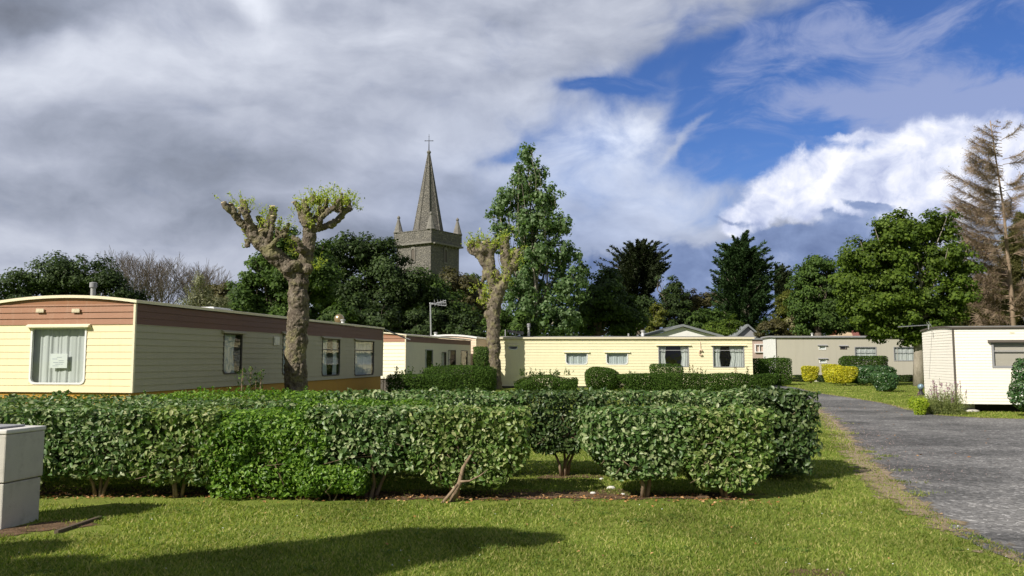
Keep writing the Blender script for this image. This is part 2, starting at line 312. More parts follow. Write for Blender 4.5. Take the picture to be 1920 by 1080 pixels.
M['f_sprout'] = foliage('yellow_green_sprouts', [(.24, .31, .04), (.38, .45, .07), (.52, .56, .13)], .5, .5, .3, .3, 2, 1.0)
M['f_needle'] = foliage('withered_needles', [(.14, .13, .06), (.26, .19, .10), (.34, .27, .15), (.14, .17, .07)], .8, .2, .2, .3, .3, 1.0)
M['f_needle_g'] = foliage('dull_green_needles', [(.06, .085, .025), (.10, .125, .04), (.15, .16, .06)], .8, .2, .2, .3, .3)
M['f_pale'] = foliage('pale_blossoming_leaves', [(.10, .15, .05), (.18, .22, .09), (.42, .40, .30)], .6, .3, .3, .3, 1)
M['f_rose'] = foliage('reddish_sprig_leaves', [(.14, .17, .04), (.22, .16, .07), (.10, .20, .03)], .5, .4, .3, .3, 2)
M['flower_purple'] = foliage('mauve_flowers', [(.26, .14, .30), (.38, .22, .36)], .7, .3, .2, .1, 2)
M['grassblade'] = foliage('grass_blades', [(.100, .160, .024), (.175, .250, .040), (.26, .325, .066), (.46, .43, .18)], .6, .45, .2, .75, .8, 1.05)
M['leaf_litter'] = foliage('fallen_leaves', [(.22, .11, .035), (.34, .20, .07), (.48, .36, .17), (.14, .08, .03)], .8, .1, .2, .1, 3)

# ------------------------------------------------------------------ mesh helpers
def link(name, me, mats, parent=None, loc=None, smooth=False):
    o = bpy.data.objects.new(name, me); COL.objects.link(o)
    for m in (mats if isinstance(mats, (list, tuple)) else [mats]): me.materials.append(M[m] if isinstance(m, str) else m)
    if parent is not None: o.parent = parent
    if loc is not None: o.location = loc
    if smooth:
        me.polygons.foreach_set('use_smooth', np.ones(len(me.polygons), dtype=bool))
    return o
def arr_mesh(name, V, Fc):
    """V (n,3), Fc (m,k) arrays"""
    me = bpy.data.meshes.new(name); V = np.asarray(V, np.float32); Fc = np.asarray(Fc, np.int32)
    k = Fc.shape[1]; me.vertices.add(len(V)); me.vertices.foreach_set('co', V.ravel())
    me.loops.add(Fc.size); me.loops.foreach_set('vertex_index', Fc.ravel())
    me.polygons.add(len(Fc)); me.polygons.foreach_set('loop_start', np.arange(0, Fc.size, k, dtype=np.int32))
    me.update(calc_edges=True); return me
class MB:
    def __init__(s): s.v = []; s.f = []; s.mi = []
    def poly(s, pts, mi=0):
        b = len(s.v); s.v += [tuple(p) for p in pts]; s.f.append(tuple(range(b, b+len(pts)))); s.mi.append(mi)
    def box(s, x0, x1, y0, y1, z0, z1, mi=0, X=None):
        P = [Vector((x, y, z)) for z in (z0, z1) for y in (y0, y1) for x in (x0, x1)]
        if X is not None: P = [X @ p for p in P]
        b = len(s.v); s.v += [tuple(p) for p in P]
        for q in ((0, 2, 3, 1), (4, 5, 7, 6), (0, 1, 5, 4), (2, 6, 7, 3), (0, 4, 6, 2), (1, 3, 7, 5)): s.f.append(tuple(b+i for i in q)); s.mi.append(mi)
    def tube(s, pts, rad, n=6, mi=0, cap=True):
        pts = [Vector(p) for p in pts]; b = len(s.v); K = len(pts)
        if not hasattr(rad, '__len__'): rad = [rad]*K
        ref = None
        for i, p in enumerate(pts):
            t = (pts[min(i+1, K-1)]-pts[max(i-1, 0)])
            t = t.normalized() if t.length > 1e-9 else Vector((0, 0, 1))
            a = t.orthogonal() if ref is None else (ref-t*ref.dot(t))
            if a.length < 1e-6: a = t.orthogonal()
            a.normalize(); ref = a; c = t.cross(a)
            for j in range(n):
                th = 2*math.pi*j/n; s.v.append(tuple(p+(a*math.cos(th)+c*math.sin(th))*rad[i]))
        for i in range(K-1):
            for j in range(n):
                s.f.append((b+i*n+j, b+i*n+(j+1) % n, b+(i+1)*n+(j+1) % n, b+(i+1)*n+j)); s.mi.append(mi)
        if cap:
            s.f.append(tuple(b+j for j in reversed(range(n)))); s.mi.append(mi)
            s.f.append(tuple(b+(K-1)*n+j for j in range(n))); s.mi.append(mi)
    def lathe(s, prof, n=16, c=(0, 0, 0), mi=0):
        b = len(s.v)
        for r, z in prof:
            for j in range(n):
                th = 2*math.pi*j/n; s.v.append((c[0]+r*math.cos(th), c[1]+r*math.sin(th), c[2]+z))
        K = len(prof)
        for i in range(K-1):
            for j in range(n): s.f.append((b+i*n+j, b+i*n+(j+1) % n, b+(i+1)*n+(j+1) % n, b+(i+1)*n+j)); s.mi.append(mi)
        s.f.append(tuple(b+j for j in reversed(range(n)))); s.mi.append(mi)
        s.f.append(tuple(b+(K-1)*n+j for j in range(n))); s.mi.append(mi)
    def build(s, name, mats, parent=None, world=False, smooth=False):
        v = s.v
        if world and parent is not None:
            L = parent.location; v = [(a-L.x, b-L.y, c-L.z) for a, b, c in v]
        me = bpy.data.meshes.new(name); me.from_pydata(v, [], s.f); me.polygons.foreach_set('material_index', s.mi)
        me.update(); return link(name, me, mats, parent, smooth=smooth)
def tag(o, label=None, cat=None, group=None, kind=None):
    if label: o['label'] = label
    if cat: o['category'] = cat
    if group: o['group'] = group
    if kind: o['kind'] = kind
    return o
def thing(name, label, cat, loc=(0, 0, 0), rz=0, group=None):
    o = bpy.data.objects.new(name, None); COL.objects.link(o); o.location = loc; o.rotation_euler = (0, 0, rz); o.empty_display_size = .3
    return tag(o, label, cat, group)

def norm(a): return a/np.maximum(np.linalg.norm(a, axis=1, keepdims=True), 1e-9)
def leaf_mesh(name, P, axis, nrm, size, wr=.5, hi=False, fold=.18):
    """one small folded leaf face group per point"""
    n = len(P); axis = norm(axis); nrm = nrm-axis*np.sum(nrm*axis, 1, keepdims=True); nrm = norm(nrm)
    side = np.cross(axis, nrm); S = size.reshape(-1, 1); wrr = (wr*S)
    if hi:
        V = np.stack([P, P+axis*S*.34-side*wrr*.5+nrm*S*fold*.5, P+axis*S*.34+side*wrr*.5+nrm*S*fold*.5,
                      P+axis*S*.72-side*wrr*.38+nrm*S*fold*.35, P+axis*S*.72+side*wrr*.38+nrm*S*fold*.35, P+axis*S-nrm*S*.12, P+axis*S*.5], 1).reshape(-1, 3)
        T = np.array([[0, 6, 1], [0, 2, 6], [1, 6, 3], [6, 2, 4], [3, 6, 5], [6, 4, 5]]); k = 7
    else:
        V = np.stack([P, P+axis*S*.48-side*wrr*.5+nrm*S*fold*.5, P+axis*S*.48+side*wrr*.5+nrm*S*fold*.5, P+axis*S-nrm*S*.08], 1).reshape(-1, 3)
        T = np.array([[0, 2, 1], [1, 2, 3]]); k = 4
    Fc = (T[None]+(np.arange(n)*k)[:, None, None]).reshape(-1, 3)
    return arr_mesh(name, V, Fc)
def rdir(n): return norm(rng.normal(size=(n, 3)))
def wob(P, f, ph=0):
    x, y, z = P[:, 0]*f+ph, P[:, 1]*f+ph*1.7, P[:, 2]*f-ph
    return (np.sin(x*1.3+1.1*np.sin(y*.9))+np.sin(y*1.7+1.3*np.sin(z*1.2))+np.sin(z*1.9+1.2*np.sin(x*1.1)))/3

# ------------------------------------------------------------------ shrubs and hedges
def hedge_points(x0, x1, y0, y1, z0, z1, n, shell=.10, taper=.0, tz=.4, round_=4.0, inner=.06, noise=.05, nf=4.0, ph=0, loose=0):
    out = []; N = 0; c = np.array([(x0+x1)/2, (y0+y1)/2, (z0+z1)/2]); h = np.array([(x1-x0)/2, (y1-y0)/2, (z1-z0)/2])
    while N < n:
        q = rng.uniform(-1, 1, size=(n*3, 3))
        zz = (q[:, 2]+1)*h[2]
        s = np.ones(len(q))
        if taper > 0:
            t = np.clip(zz/max(tz, 1e-3), 0, 1); s = (1-taper)+taper*t*t*(3-2*t)
        e = (np.abs(q)**round_).sum(1)**(1/round_)
        W = c+q*h
        lim = 1+noise*wob(W, nf, ph)/h.min()
        keepin = e < lim
        dpth = (lim-e)*h.min()
        pr = (np.exp(-np.maximum(dpth, 0)/shell)+inner)*(1-loose*np.clip(1-(zz+z0-.05)/.45, 0, 1))*np.clip(1.0+loose*1.6*wob(W, 9, ph+3), .15, 1.6)
        k = keepin & (rng.random(len(q)) < pr)
        # outward normal of the superellipse
        g = np.sign(q)*np.abs(q)**(round_-1)/h
        Wt = W.copy(); Wt[:, 0] = c[0]+(W[:, 0]-c[0])*s; Wt[:, 1] = c[1]+(W[:, 1]-c[1])*(.4*s+.6)
        out.append(np.hstack([Wt[k], norm(g)[k]])); N += k.sum()
    A = np.vstack(out)[:n]; return A[:, :3], A[:, 3:]
def leafy(name, P, Nn, size, mat, parent, wr=.5, hi=False, up=.35, rnd=.9, droop=.0, fold=.18):
    n = len(P)
    nr = norm(Nn+rdir(n)*rnd+np.array([0, 0, up])); ax = norm(np.cross(nr, rdir(n)))
    ax[:, 2] -= droop; sz = size*rng.uniform(.45, 1.35, n)
    L = np.array(parent.location)
    me = leaf_mesh(name, P-L-ax*sz[:, None]*.5, ax, nr, sz, wr, hi, fold)
    return link(name, me, mat, parent)
def shrub(label, cat, x0, x1, y0, y1, z0, z1, n, leaf, mat, name='hedge_shrub', group=None, stems=3, taper=.5, tz=.45, round_=5.0, hi=False, shell=.09, sprigs=0, sx=None, inner=.06, noise=.05, wr=.5, up=.35, stemr=.02, nf=4.0, sprig_h=.16, loose=0):
    cx, cy = (x0+x1)/2 if sx is None else sx, (y0+y1)/2
    t = thing(name, label, cat, (cx, cy-.15*(y1-y0), 0), 0, group)
    ph = rng.uniform(0, 50)
    P, Nn = hedge_points(x0, x1, y0, y1, z0, z1, n, shell, taper, tz, round_, inner, noise, nf, ph, loose)
    if sprigs:
        S = []; SN = []
        for i in range(sprigs):
            bx, by = rng.uniform(x0+.1*(x1-x0), x1-.1*(x1-x0)), rng.uniform(y0, y1); hh = rng.uniform(.25, 1)*sprig_h; k = int(6+14*rng.random())
            lean = rng.normal(size=2)*.25
            tt = rng.random(k); S.append(np.stack([bx+lean[0]*tt*hh+rng.normal(size=k)*leaf*.25, by+lean[1]*tt*hh+rng.normal(size=k)*leaf*.25, z1-.03+tt*hh], 1)); SN.append(rdir(k))
        P = np.vstack([P]+S); Nn = np.vstack([Nn]+SN)
    leafy('foliage', P, Nn, leaf, mat, t, wr, hi, up)
    for i in range(stems):
        m = MB(); a = rng.uniform(-1, 1) if stems > 1 else .1
        a = (-1+2*(i+.5)/stems)+rng.uniform(-.2, .2)
        w = (x1-x0)*.36; bx = cx+a*.06*(x1-x0)*.6; by = cy-.15*(y1-y0)+rng.uniform(-.06, .06)
        p = [(bx, by, -.03)]; zt = z0+(z1-z0)*.7; K = 5
        for q in range(1, K+1):
            f = q/K; p.append((bx+a*w*f**1.3+rng.uniform(-.03, .03), by+rng.uniform(-.07, .05)*(1+f), f*zt))
        rr = [stemr*(1.25-f*.9/(K))*(1-.75*f/K) for f in range(K+1)]
        m.tube(p, rr, 6)
        for q in range(2, K):
            for _ in range(2):
                b0 = Vector(p[q]); b1 = b0+Vector((rng.uniform(-.2, .2), rng.uniform(-.22, .12), rng.uniform(.1, .25)))*(1 if z1 < 2 else 2)
                m.tube([b0, (b0+b1)/2+Vector((.01, 0, -.015)), b1], [rr[q]*.6, rr[q]*.45, rr[q]*.25], 4)
        if loose and z1 > .6:
            for _ in range(3):
                a0 = Vector(p[rng.integers(2, K)]); e0 = Vector((rng.uniform(x0+.05, x1-.05), y0+rng.uniform(-.02, .05), rng.uniform(z0+.05, z1-.15)))
                e0 = a0.lerp(e0, min(1, .55/max(.01, (e0-a0).length))); m.tube([a0, a0.lerp(e0, .5)+Vector((0, 0, .03)), e0], [.006, .004, .002], 4)
        m.build('stem', 'stem', t, world=True, smooth=True)
    return t

# ------------------------------------------------------------------ trees
def limb(m, a, b, r0, r1, n=7, seg=5, wig=.05, sag=0.0):
    a, b = Vector(a), Vector(b); L = (b-a).length; P = []; Rr = []
    for i in range(seg+1):
        f = i/seg; p = a.lerp(b, f)
        if 0 < i < seg: p += Vector((rng.normal(), rng.normal(), rng.normal()*.5))*wig*L*.5
        p.z += sag*math.sin(math.pi*f)*L
        P.append(p); Rr.append(r0+(r1-r0)*f)
    m.tube(P, Rr, n); return P
pk_ = 0
def tree(label, Y, tx, lobes, n, leaf, mat, trunk_r=.2, name='broadleaf_tree', cat='tree', bark='bark', group=None, clump=.8, depth=1.0, flat=.6, base_py=None, fork=None, wr=.62, up=.5, spread=.42, wantlimbs=True, shellp=.45, lean=0):
    k = Y/F
    base = at(tx, 671, Y); base.z = 0
    t = thing(name, label, cat, base, 0, group)
    C = []; Rd = []
    for (px, py, rx, ry) in lobes:
        c = at(px, py, Y); d = depth*(rx+ry)/2*k
        c.y += rng.uniform(-.25, .25)*d
        C.append(np.array(c)); Rd.append(np.array([rx*k, d, ry*k]))
    n = int(n*1.45); leaf = leaf*1.08
    vol = np.array([r[0]*r[1]*r[2] for r in Rd])**.75; vol /= vol.sum()
    Ps = []; Ns = []
    for c, r, w in zip(C, Rd, vol):
        nl = int(n*w); cr = clump; ncl = max(6, int(1.1*(r[0]*r[2]+r[0]*r[1]+r[1]*r[2])*2.2/(cr*cr)))
        ncl = min(ncl, max(6, nl//14))
        d = rdir(ncl); rad = rng.random(ncl)**shellp
        rad *= 1+.13*wob(d*2.2, 1.4, rng.uniform(0, 9))
        cc = c+d*r*rad[:, None]
        szs = cr*rng.uniform(.55, 1.25, ncl); wts = szs**2; wts /= wts.sum()
        idx = rng.choice(ncl, nl, p=wts)
        g = rng.normal(size=(nl, 3)); gl = np.linalg.norm(g, axis=1, keepdims=True); g = g/gl*np.minimum(gl, 2.1)*spread
        g[:, 2] *= flat
        # clumps hang a little: outer leaves lower
        off = g*szs[idx][:, None]; off[:, 2] -= .25*(g[:, 0]**2+g[:, 1]**2)*szs[idx]
        Ps.append(cc[idx]+off); Ns.append(norm(d[idx]*.6+g))
    P = np.vstack(Ps); Nn = np.vstack(Ns); ok = P[:, 2] > .15; P = P[ok]; Nn = Nn[ok]
    leafy('crown', P, Nn, leaf, mat, t, wr, False, up, .7)
    m = MB(); lowest = min(C, key=lambda c: c[2]); top = max(C, key=lambda c: c[2])
    fk = Vector(base)+Vector((lean, 0, max(1.2, (lowest[2])*.75))) if fork is None else at(fork[0], fork[1], Y)
    P0 = [Vector((base.x, base.y, -.1)), base.lerp(fk, .35), base.lerp(fk, .7)+Vector((.04, 0, 0)), fk]
    m.tube(P0, [trunk_r*1.35, trunk_r*1.05, trunk_r*.95, trunk_r*.88], 10)
    m.tube([fk, fk.lerp(Vector(top), .5)+Vector((.1, .1, 0)), Vector(top)], [trunk_r*.8, trunk_r*.45, trunk_r*.1], 8)
    if wantlimbs:
        for c, r in zip(C, Rd):
            e = limb(m, fk.lerp(Vector(c), .02), c, trunk_r*.55, trunk_r*.14, 6, 5, .08)
            for q in range(4):
                s = e[rng.integers(1, 5)]; dd = Vector(rdir(1)[0]*r*.8); dd.z = abs(dd.z)
                limb(m, s, Vector(c)+dd, trunk_r*.2, trunk_r*.04, 4, 3, .08)
    m.build('trunk', bark, t, world=True, smooth=True)
    return t
def sprays(name, starts, ends, n_per, w, leaf, mat, parent, wr=.35, taper=.85, sag=.0, flat=.35):
    """foliage along branches: dense near the branch, tapering to the tip"""
    Ps = []; Ax = []; Nn = []
    for a, b in zip(starts, ends):
        a = np.array(a); b = np.array(b); L = np.linalg.norm(b-a); d = (b-a)/L; k = int(n_per*rng.uniform(.7, 1.3))
        f = rng.random(k)**.75; p = a+(b-a)*f[:, None]
        p[:, 2] += sag*L*np.sin(math.pi*f*.9)
        ww = w*L*(1-taper*f)
        o = rng.normal(size=(k, 3)); o = o-d*np.sum(o*d, 1, keepdims=True); o[:, 2] *= flat
        Ps.append(p+o*ww[:, None]*.5); Ax.append(norm(d+rng.normal(size=(k, 3))*.35+o*.25)); Nn.append(rdir(k)+np.array([0, 0, .8]))
    P = np.vstack(Ps); A = np.vstack(Ax); N_ = np.vstack(Nn); sz = leaf*rng.uniform(.6, 1.3, len(P))
    me = leaf_mesh(name, P-np.array(parent.location), A, N_, sz, wr, False, .1)
    return link(name, me, mat, parent)
def cypress(label, Y, tx, tips, n_per, w, leaf, mat, trunk_r, name='cypress_tree', group=None, zlow=.3, spread_seed=0, flat=.35, core=None, lean=0, inner=1.0, ntrunk=1):
    """tips: outline as (px,py) tips; branches run from the trunk to 3-D versions of the outline"""
    base = at(tx, 671, Y); base.z = 0; t = thing(name, label, 'tree', base, 0, group); S = []; E = []
    k = Y/F
    ztop = max(at(px, py, Y).z for px, py in tips)
    for (px, py) in tips:
        p = at(px, py, Y); rx = p.x-base.x; z = p.z
        for rep in range(9):
            th = rng.uniform(-1.45, 1.45) if rep else rng.uniform(-.2, .2)
            rr = abs(rx)*(rng.uniform(.72, 1.0) if rep else 1); sg = 1 if rx > 0 else -1
            zz = z-(rng.uniform(0, .12)*ztop if rep else 0)
            e = np.array([base.x+sg*rr*math.cos(th), base.y+rr*math.sin(th), zz])
            zs = max(zlow*ztop, zz-(.30+.35*rng.random())*(abs(rx)+1.0)*1.0)
            s = np.array([base.x+lean*zs/ztop+sg*rr*.08, base.y, zs])
            S.append(s); E.append(e)
    S2 = S+[a+(b-a)*rng.uniform(0, .15)+np.array([0, 0, -rng.uniform(.1, .9)]) for a, b in zip(S, E)]; E2 = list(E)+[a+(b-a)*rng.uniform(.55, .82)+np.array([0, 0, -rng.uniform(.1, .8)]) for a, b in zip(S, E)]
    sprays('crown', S2, E2, n_per, w, leaf, mat, t, sag=.05, flat=flat)
    m = MB(); limb(m, (base.x, base.y, -.1), (base.x+lean, base.y, ztop*.9), trunk_r, trunk_r*.15, 9, 6, .01)
    for q in range(ntrunk-1):
        a = rng.uniform(-1, 1); limb(m, (base.x+a*.15, base.y-.1, 0), (base.x+a*ztop*.28, base.y-.3, ztop*.5), trunk_r*.6, trunk_r*.2, 7, 5, .03)
    for s, e in list(zip(S, E))[::3]: limb(m, s, s+(e-s)*.75, trunk_r*.16, trunk_r*.04, 4, 3, .03)
    m.build('trunk', 'bark', t, world=True, smooth=True)
    return t
def bare_tree(label, Y, tx, h, r, spreadw, seed, depthmax=6, group=None, mat='twig', name='bare_tree'):
    base = at(tx, 671, Y); base.z = 0; t = thing(name, label, 'tree', base, 0, group)
    rr = random.Random(seed); m = MB(); cr = MB()
    def grow(p, d, L, rad, lev):
        q = p+d*L; mid = (p+q)/2+Vector((rr.gauss(0, .05), rr.gauss(0, .05), 0))*L
        (m if lev < 2 else cr).tube([p, mid, q], [rad, rad*.85, rad*.7], 6 if lev < 2 else (4 if lev < 4 else 3), cap=False)
        if lev >= depthmax: return
        for i in range(3 if lev > 0 else 4):
            ax = Vector((rr.gauss(0, 1), rr.gauss(0, 1), rr.gauss(0, .35)))*spreadw
            nd = (d+ax+Vector((0, 0, .16))).normalized()
            grow(q if i < 2 else p.lerp(q, rr.uniform(.5, .9)), nd, L*rr.uniform(.66, .86), max(rad*rr.uniform(.5, .66), .012), lev+1)
    grow(Vector(base), Vector((rr.uniform(-.05, .05), 0, 1)), h*.30, r, 0)
    m.build('trunk', mat, t, world=True, smooth=True); cr.build('crown', mat, t, world=True, smooth=True)
    return t

# ------------------------------------------------------------------ ground, road, verge
def resample(pts, k):
    pts = np.array(pts, float); d = np.r_[0, np.cumsum(np.linalg.norm(np.diff(pts, axis=0), axis=1))]
    s = np.linspace(0, d[-1], k); return np.stack([np.interp(s, d, pts[:, i]) for i in range(pts.shape[1])], 1)
def m_grass():
    m, T = mat_new('lawn_grass'); p = wpos(T)
    n1 = T.noise(p, .35, 5, .6); n2 = T.noise(p, 3.5, 5, .65); n3 = T.noise(p, 45, 4, .7)
    f = T.m('ADD', T.m('MULTIPLY', n1, .45), T.m('ADD', T.m('MULTIPLY', n2, .30), T.m('MULTIPLY', n3, .25)))
    c = T.ramp(f, [(.30, (.080, .125, .020)), (.44, (.155, .21, .034)), (.56, (.24, .285, .055)), (.68, (.36, .34, .13))])
    dry = T.sstep(T.noise(p, .9, 6, .7), .56, .74)
    c = T.mix(T.m('MULTIPLY', dry, .45), c, (.20, .19, .055))
    b = princ(T, c, .95, 0, .1, bump(T, T.m('ADD', n3, T.m('MULTIPLY', n2, .6)), .03)); T.l.new(b.outputs[0], T.out.inputs[0]); return m
M['grass'] = m_grass()
def m_road():
    m, T = mat_new('worn_tarmac'); p = wpos(T)
    n1 = T.noise(T.vm('MULTIPLY', p, (.8, 1.3, 1)), .30, 5, .62, .8); n2 = T.noise(p, 2.2, 6, .7); n3 = T.noise(p, 38, 3, .75)
    v = T.node('ShaderNodeTexVoronoi'); T.put(v.inputs['Vector'], p); v.inputs['Scale'].default_value = 26
    sp = T.node('ShaderNodeSeparateXYZ'); T.l.new(v.outputs['Color'], sp.inputs[0])
    f = T.m('ADD', T.m('MULTIPLY', n1, .52), T.m('ADD', T.m('MULTIPLY', n2, .28), T.m('MULTIPLY', n3, .22)))
    c = T.ramp(f, [(.38, (.060, .059, .058)), (.47, (.120, .118, .115)), (.55, (.205, .20, .194)), (.68, (.32, .31, .295))])
    st = T.ramp(sp.outputs[0], [(0, .55), (.75, 1.0), (.92, 1.25), (1, 2.0)])
    c = T.vm('MULTIPLY', c, st)
    h = T.m('ADD', T.m('MULTIPLY', T.m('SUBTRACT', 1, v.outputs['Distance']), .5), n3)
    b = princ(T, c, .85, 0, .3, bump(T, h, .014)); T.l.new(b.outputs[0], T.out.inputs[0]); return m
M['road'] = m_road()
def m_patch(name, cols, sc=3.0, hard=.10, bias=.0):
    """loose material thinning out raggedly towards the edge of its sheet"""
    m, T = mat_new(name); p = wpos(T)
    at_ = T.node('ShaderNodeAttribute'); at_.attribute_name = 'edge'
    n = T.noise(p, sc, 8, .72, .3); n3 = T.noise(p, 40, 4, .7)
    c = T.ramp(T.m('ADD', T.m('MULTIPLY', T.noise(p, 7, 5, .7), .6), T.m('MULTIPLY', n3, .4)), [(i/(len(cols)-1)*.5+.25, q) for i, q in enumerate(cols)])
    d = princ(T, c, .95, 0, .1, bump(T, n3, .02)); tr = T.node('ShaderNodeBsdfTransparent')
    k = T.sstep(T.m('ADD', at_.outputs['Fac'], T.m('ADD', T.m('MULTIPLY', T.m('SUBTRACT', n, .5), 2.4), bias)), .42-hard, .42+hard)
    mx = T.node('ShaderNodeMixShader'); T.put(mx.inputs[0], k); T.l.new(tr.outputs[0], mx.inputs[1]); T.l.new(d.outputs[0], mx.inputs[2]); T.l.new(mx.outputs[0], T.out.inputs[0]); return m
M['verge'] = m_patch('dry_verge', [(.14, .15, .05), (.25, .19, .11), (.36, .29, .20), (.24, .24, .09)], 3.2, .10, -.16)
M['soil'] = m_patch('bare_soil', [(.045, .030, .018), (.10, .065, .038), (.20, .13, .08), (.30, .21, .13)], 3.5, .06, .12)
def ribbon(name, A, B, z, mat, rows=7, kind='structure', jit=0.0):
    """sheet between polylines A and B (same length), attribute edge = 0 at the rim, 1 inside"""
    n = len(A); V = []; E = []
    for i in range(n):
        for j in range(rows):
            f = j/(rows-1); p = A[i]*(1-f)+B[i]*f
            V.append((p[0]+rng.normal()*jit, p[1]+rng.normal()*jit, z)); E.append(min(1, 2*min(f, 1-f))*min(1, 6*min(i, n-1-i)/n))
    Fc = [(i*rows+j, i*rows+j+1, (i+1)*rows+j+1, (i+1)*rows+j) for i in range(n-1) for j in range(rows-1)]
    me = arr_mesh(name, V, Fc); a = me.attributes.new('edge', 'FLOAT', 'POINT'); a.data.foreach_set('value', np.array(E, np.float32))
    o = link(name, me, mat)
    # make it face up
    if me.polygons[0].normal.z < 0: me.flip_normals()
    return tag(o, kind=kind)
gm = MB(); gm.poly([(-1500, -600, 0), (1500, -600, 0), (1500, 2400, 0), (-1500, 2400, 0)])
tag(gm.build('grass_ground', 'grass'), kind='structure')
RL = [(1425, 728), (1470, 742), (1510, 760), (1540, 778), (1566, 805), (1592, 845), (1628, 885), (1676, 930), (1735, 970), (1810, 1012), (1900, 1052), (2080, 1140), (2600, 1500)]
RR = [(1452, 722), (1492, 727), (1532, 737), (1600, 747), (1660, 757), (1700, 768), (1760, 779), (1840, 784), (1920, 786), (2100, 800), (2500, 850), (3500, 900), (4500, 1000)]
g2 = lambda L: np.array([gnd(*p)[:2] for p in L])
Lg, Rg = g2(RL), g2(RR)
La, Ra = resample(Lg, 260), resample(Rg, 260)
Lj = La+rng.normal(size=La.shape)*.015
tag(ribbon('road', Lj, Ra, .004, 'road', 5), kind='structure')
def offset(P, d):
    t = np.gradient(P, axis=0); t /= np.linalg.norm(t, axis=1, keepdims=True); return P+np.stack([-t[:, 1], t[:, 0]], 1)*d
sgn = 1 if (offset(La, .1)-La)[130] @ (Ra-La)[130] > 0 else -1
ribbon('dirt_verge', offset(La, -sgn*.40), offset(La, sgn*.50), .008, 'verge', 9)
ribbon('far_verge', offset(Ra, -sgn*.12), offset(Ra, sgn*.22), .008, 'verge', 7)
# soil strips
def soil(name, pts, w, z=.006):
    C = resample(g2(pts), 90); ribbon(name, offset(C, -w), offset(C, w), z, 'soil', 9)
soil('soil_bed', [(-260, 915), (75, 920), (400, 922), (700, 928), (1000, 928), (1230, 928), (1460, 934), (1500, 933)], .42)
soil('soil_patch', [(1000, 897), (1060, 893), (1140, 893)], .22)
soil('soil_ring', [(-160, 1000), (-20, 1003), (85, 988), (190, 975)], .30)
soil('bare_patch', [(1475, 1079), (1540, 1077), (1600, 1082)], .16)
soil('tree_soil', [(1690, 742), (1740, 742), (1780, 746)], .5)

def pip(P, poly):
    x, y = P[:, 0], P[:, 1]; ins = np.zeros(len(P), bool); j = len(poly)-1
    for i in range(len(poly)):
        xi, yi = poly[i]; xj, yj = poly[j]
        c = ((yi > y) != (yj > y)) & (x < (xj-xi)*(y-yi)/(yj-yi+1e-12)+xi); ins ^= c; j = i
    return ins
roadpoly = np.vstack([Lg, Rg[::-1]])
def grass_blades():
    n = 330000
    Y = 5.3+rng.random(n)**1.35*12.5; X = (rng.random(n)*2-1)*(.67*Y+.4)
    P = np.stack([X, Y], 1)
    shr = offset(La, sgn*.18); poly = np.vstack([shr, Ra[::-1]])
    keep = ~pip(P, poly)
    # thin over soil and verge
    dl = np.min(np.linalg.norm(P[:, None, :]-La[None, 60::5, :], axis=2), axis=1)
    keep &= ~((dl < .34) & (rng.random(n) < .6))
    wv = .10*np.sin(X*3.1)+.06*np.sin(X*7.7+1)
    bed = (Y > 8.95+wv) & (Y < 9.6+wv) & (X > -8) & (X < 3.1); keep &= ~(bed & (rng.random(n) < .93))
    gr = gnd(60, 992); ring = (np.hypot((X-gr.x)/.75, (Y-gr.y)/.27) < 1); keep &= ~(ring & (rng.random(n) < .95))
    keep &= rng.random(n) < np.clip(.55+.6*wob(np.stack([X, Y, X*0], 1), 2.1, 3)+.35, .25, 1)
    P = P[keep]; n = len(P); tall = .016+.020*rng.random(n)+.010*np.clip(wob(np.stack([P[:, 0], P[:, 1], P[:, 0]*0], 1), 3.3, 7), 0, 1)
    near_edge = np.zeros(n); tall *= np.where((np.abs(P[:, 1]-8.9) < .12) & (rng.random(n) < .25), 1.8, 1)
    w = .0035+.0022*rng.random(n)+.00035*P[:, 1]; th = rng.random(n)*6.283; d = np.stack([np.cos(th), np.sin(th)], 1)
    lean = rng.normal(size=(n, 2))*.6*tall[:, None]
    B = np.stack([P[:, 0], P[:, 1], np.full(n, -.002)], 1)
    z0 = np.zeros(n)
    V = np.stack([B+np.c_[d*w[:, None], z0], B-np.c_[d*w[:, None], z0], B+np.c_[lean, tall]], 1).reshape(-1, 3)
    Fc = np.arange(n*3).reshape(-1, 3)
    tag(link('grass_blades', arr_mesh('grass_blades', V, Fc), 'grassblade'), 'short mown lawn grass in front of and between the hedges', 'grass', kind='stuff')
grass_blades()
def far_blades():
    n = 120000; Y = 14+rng.random(n)**1.2*36; X = 2+(rng.random(n))*(.66*Y); P = np.stack([X, Y], 1); poly = np.vstack([offset(La, sgn*.1), offset(Ra, -sgn*.05)[::-1]])
    P = P[~pip(P, poly)]; n = len(P); h = rng.uniform(.02, .055, n); w = .006+.0004*P[:, 1]; th = rng.random(n)*3.14; d = np.c_[np.cos(th)*w, np.sin(th)*w, np.zeros(n)]
    B = np.c_[P, np.full(n, -.002)]; V = np.stack([B+d, B-d, B+np.c_[rng.normal(size=(n, 2))*.02, h]], 1).reshape(-1, 3)
    tag(link('lawn_blades', arr_mesh('lawn_blades', V, np.arange(n*3).reshape(-1, 3)), 'grassblade'), 'mown lawn grass along the drive and beyond it towards the grey caravan', 'grass', kind='stuff')
far_blades()
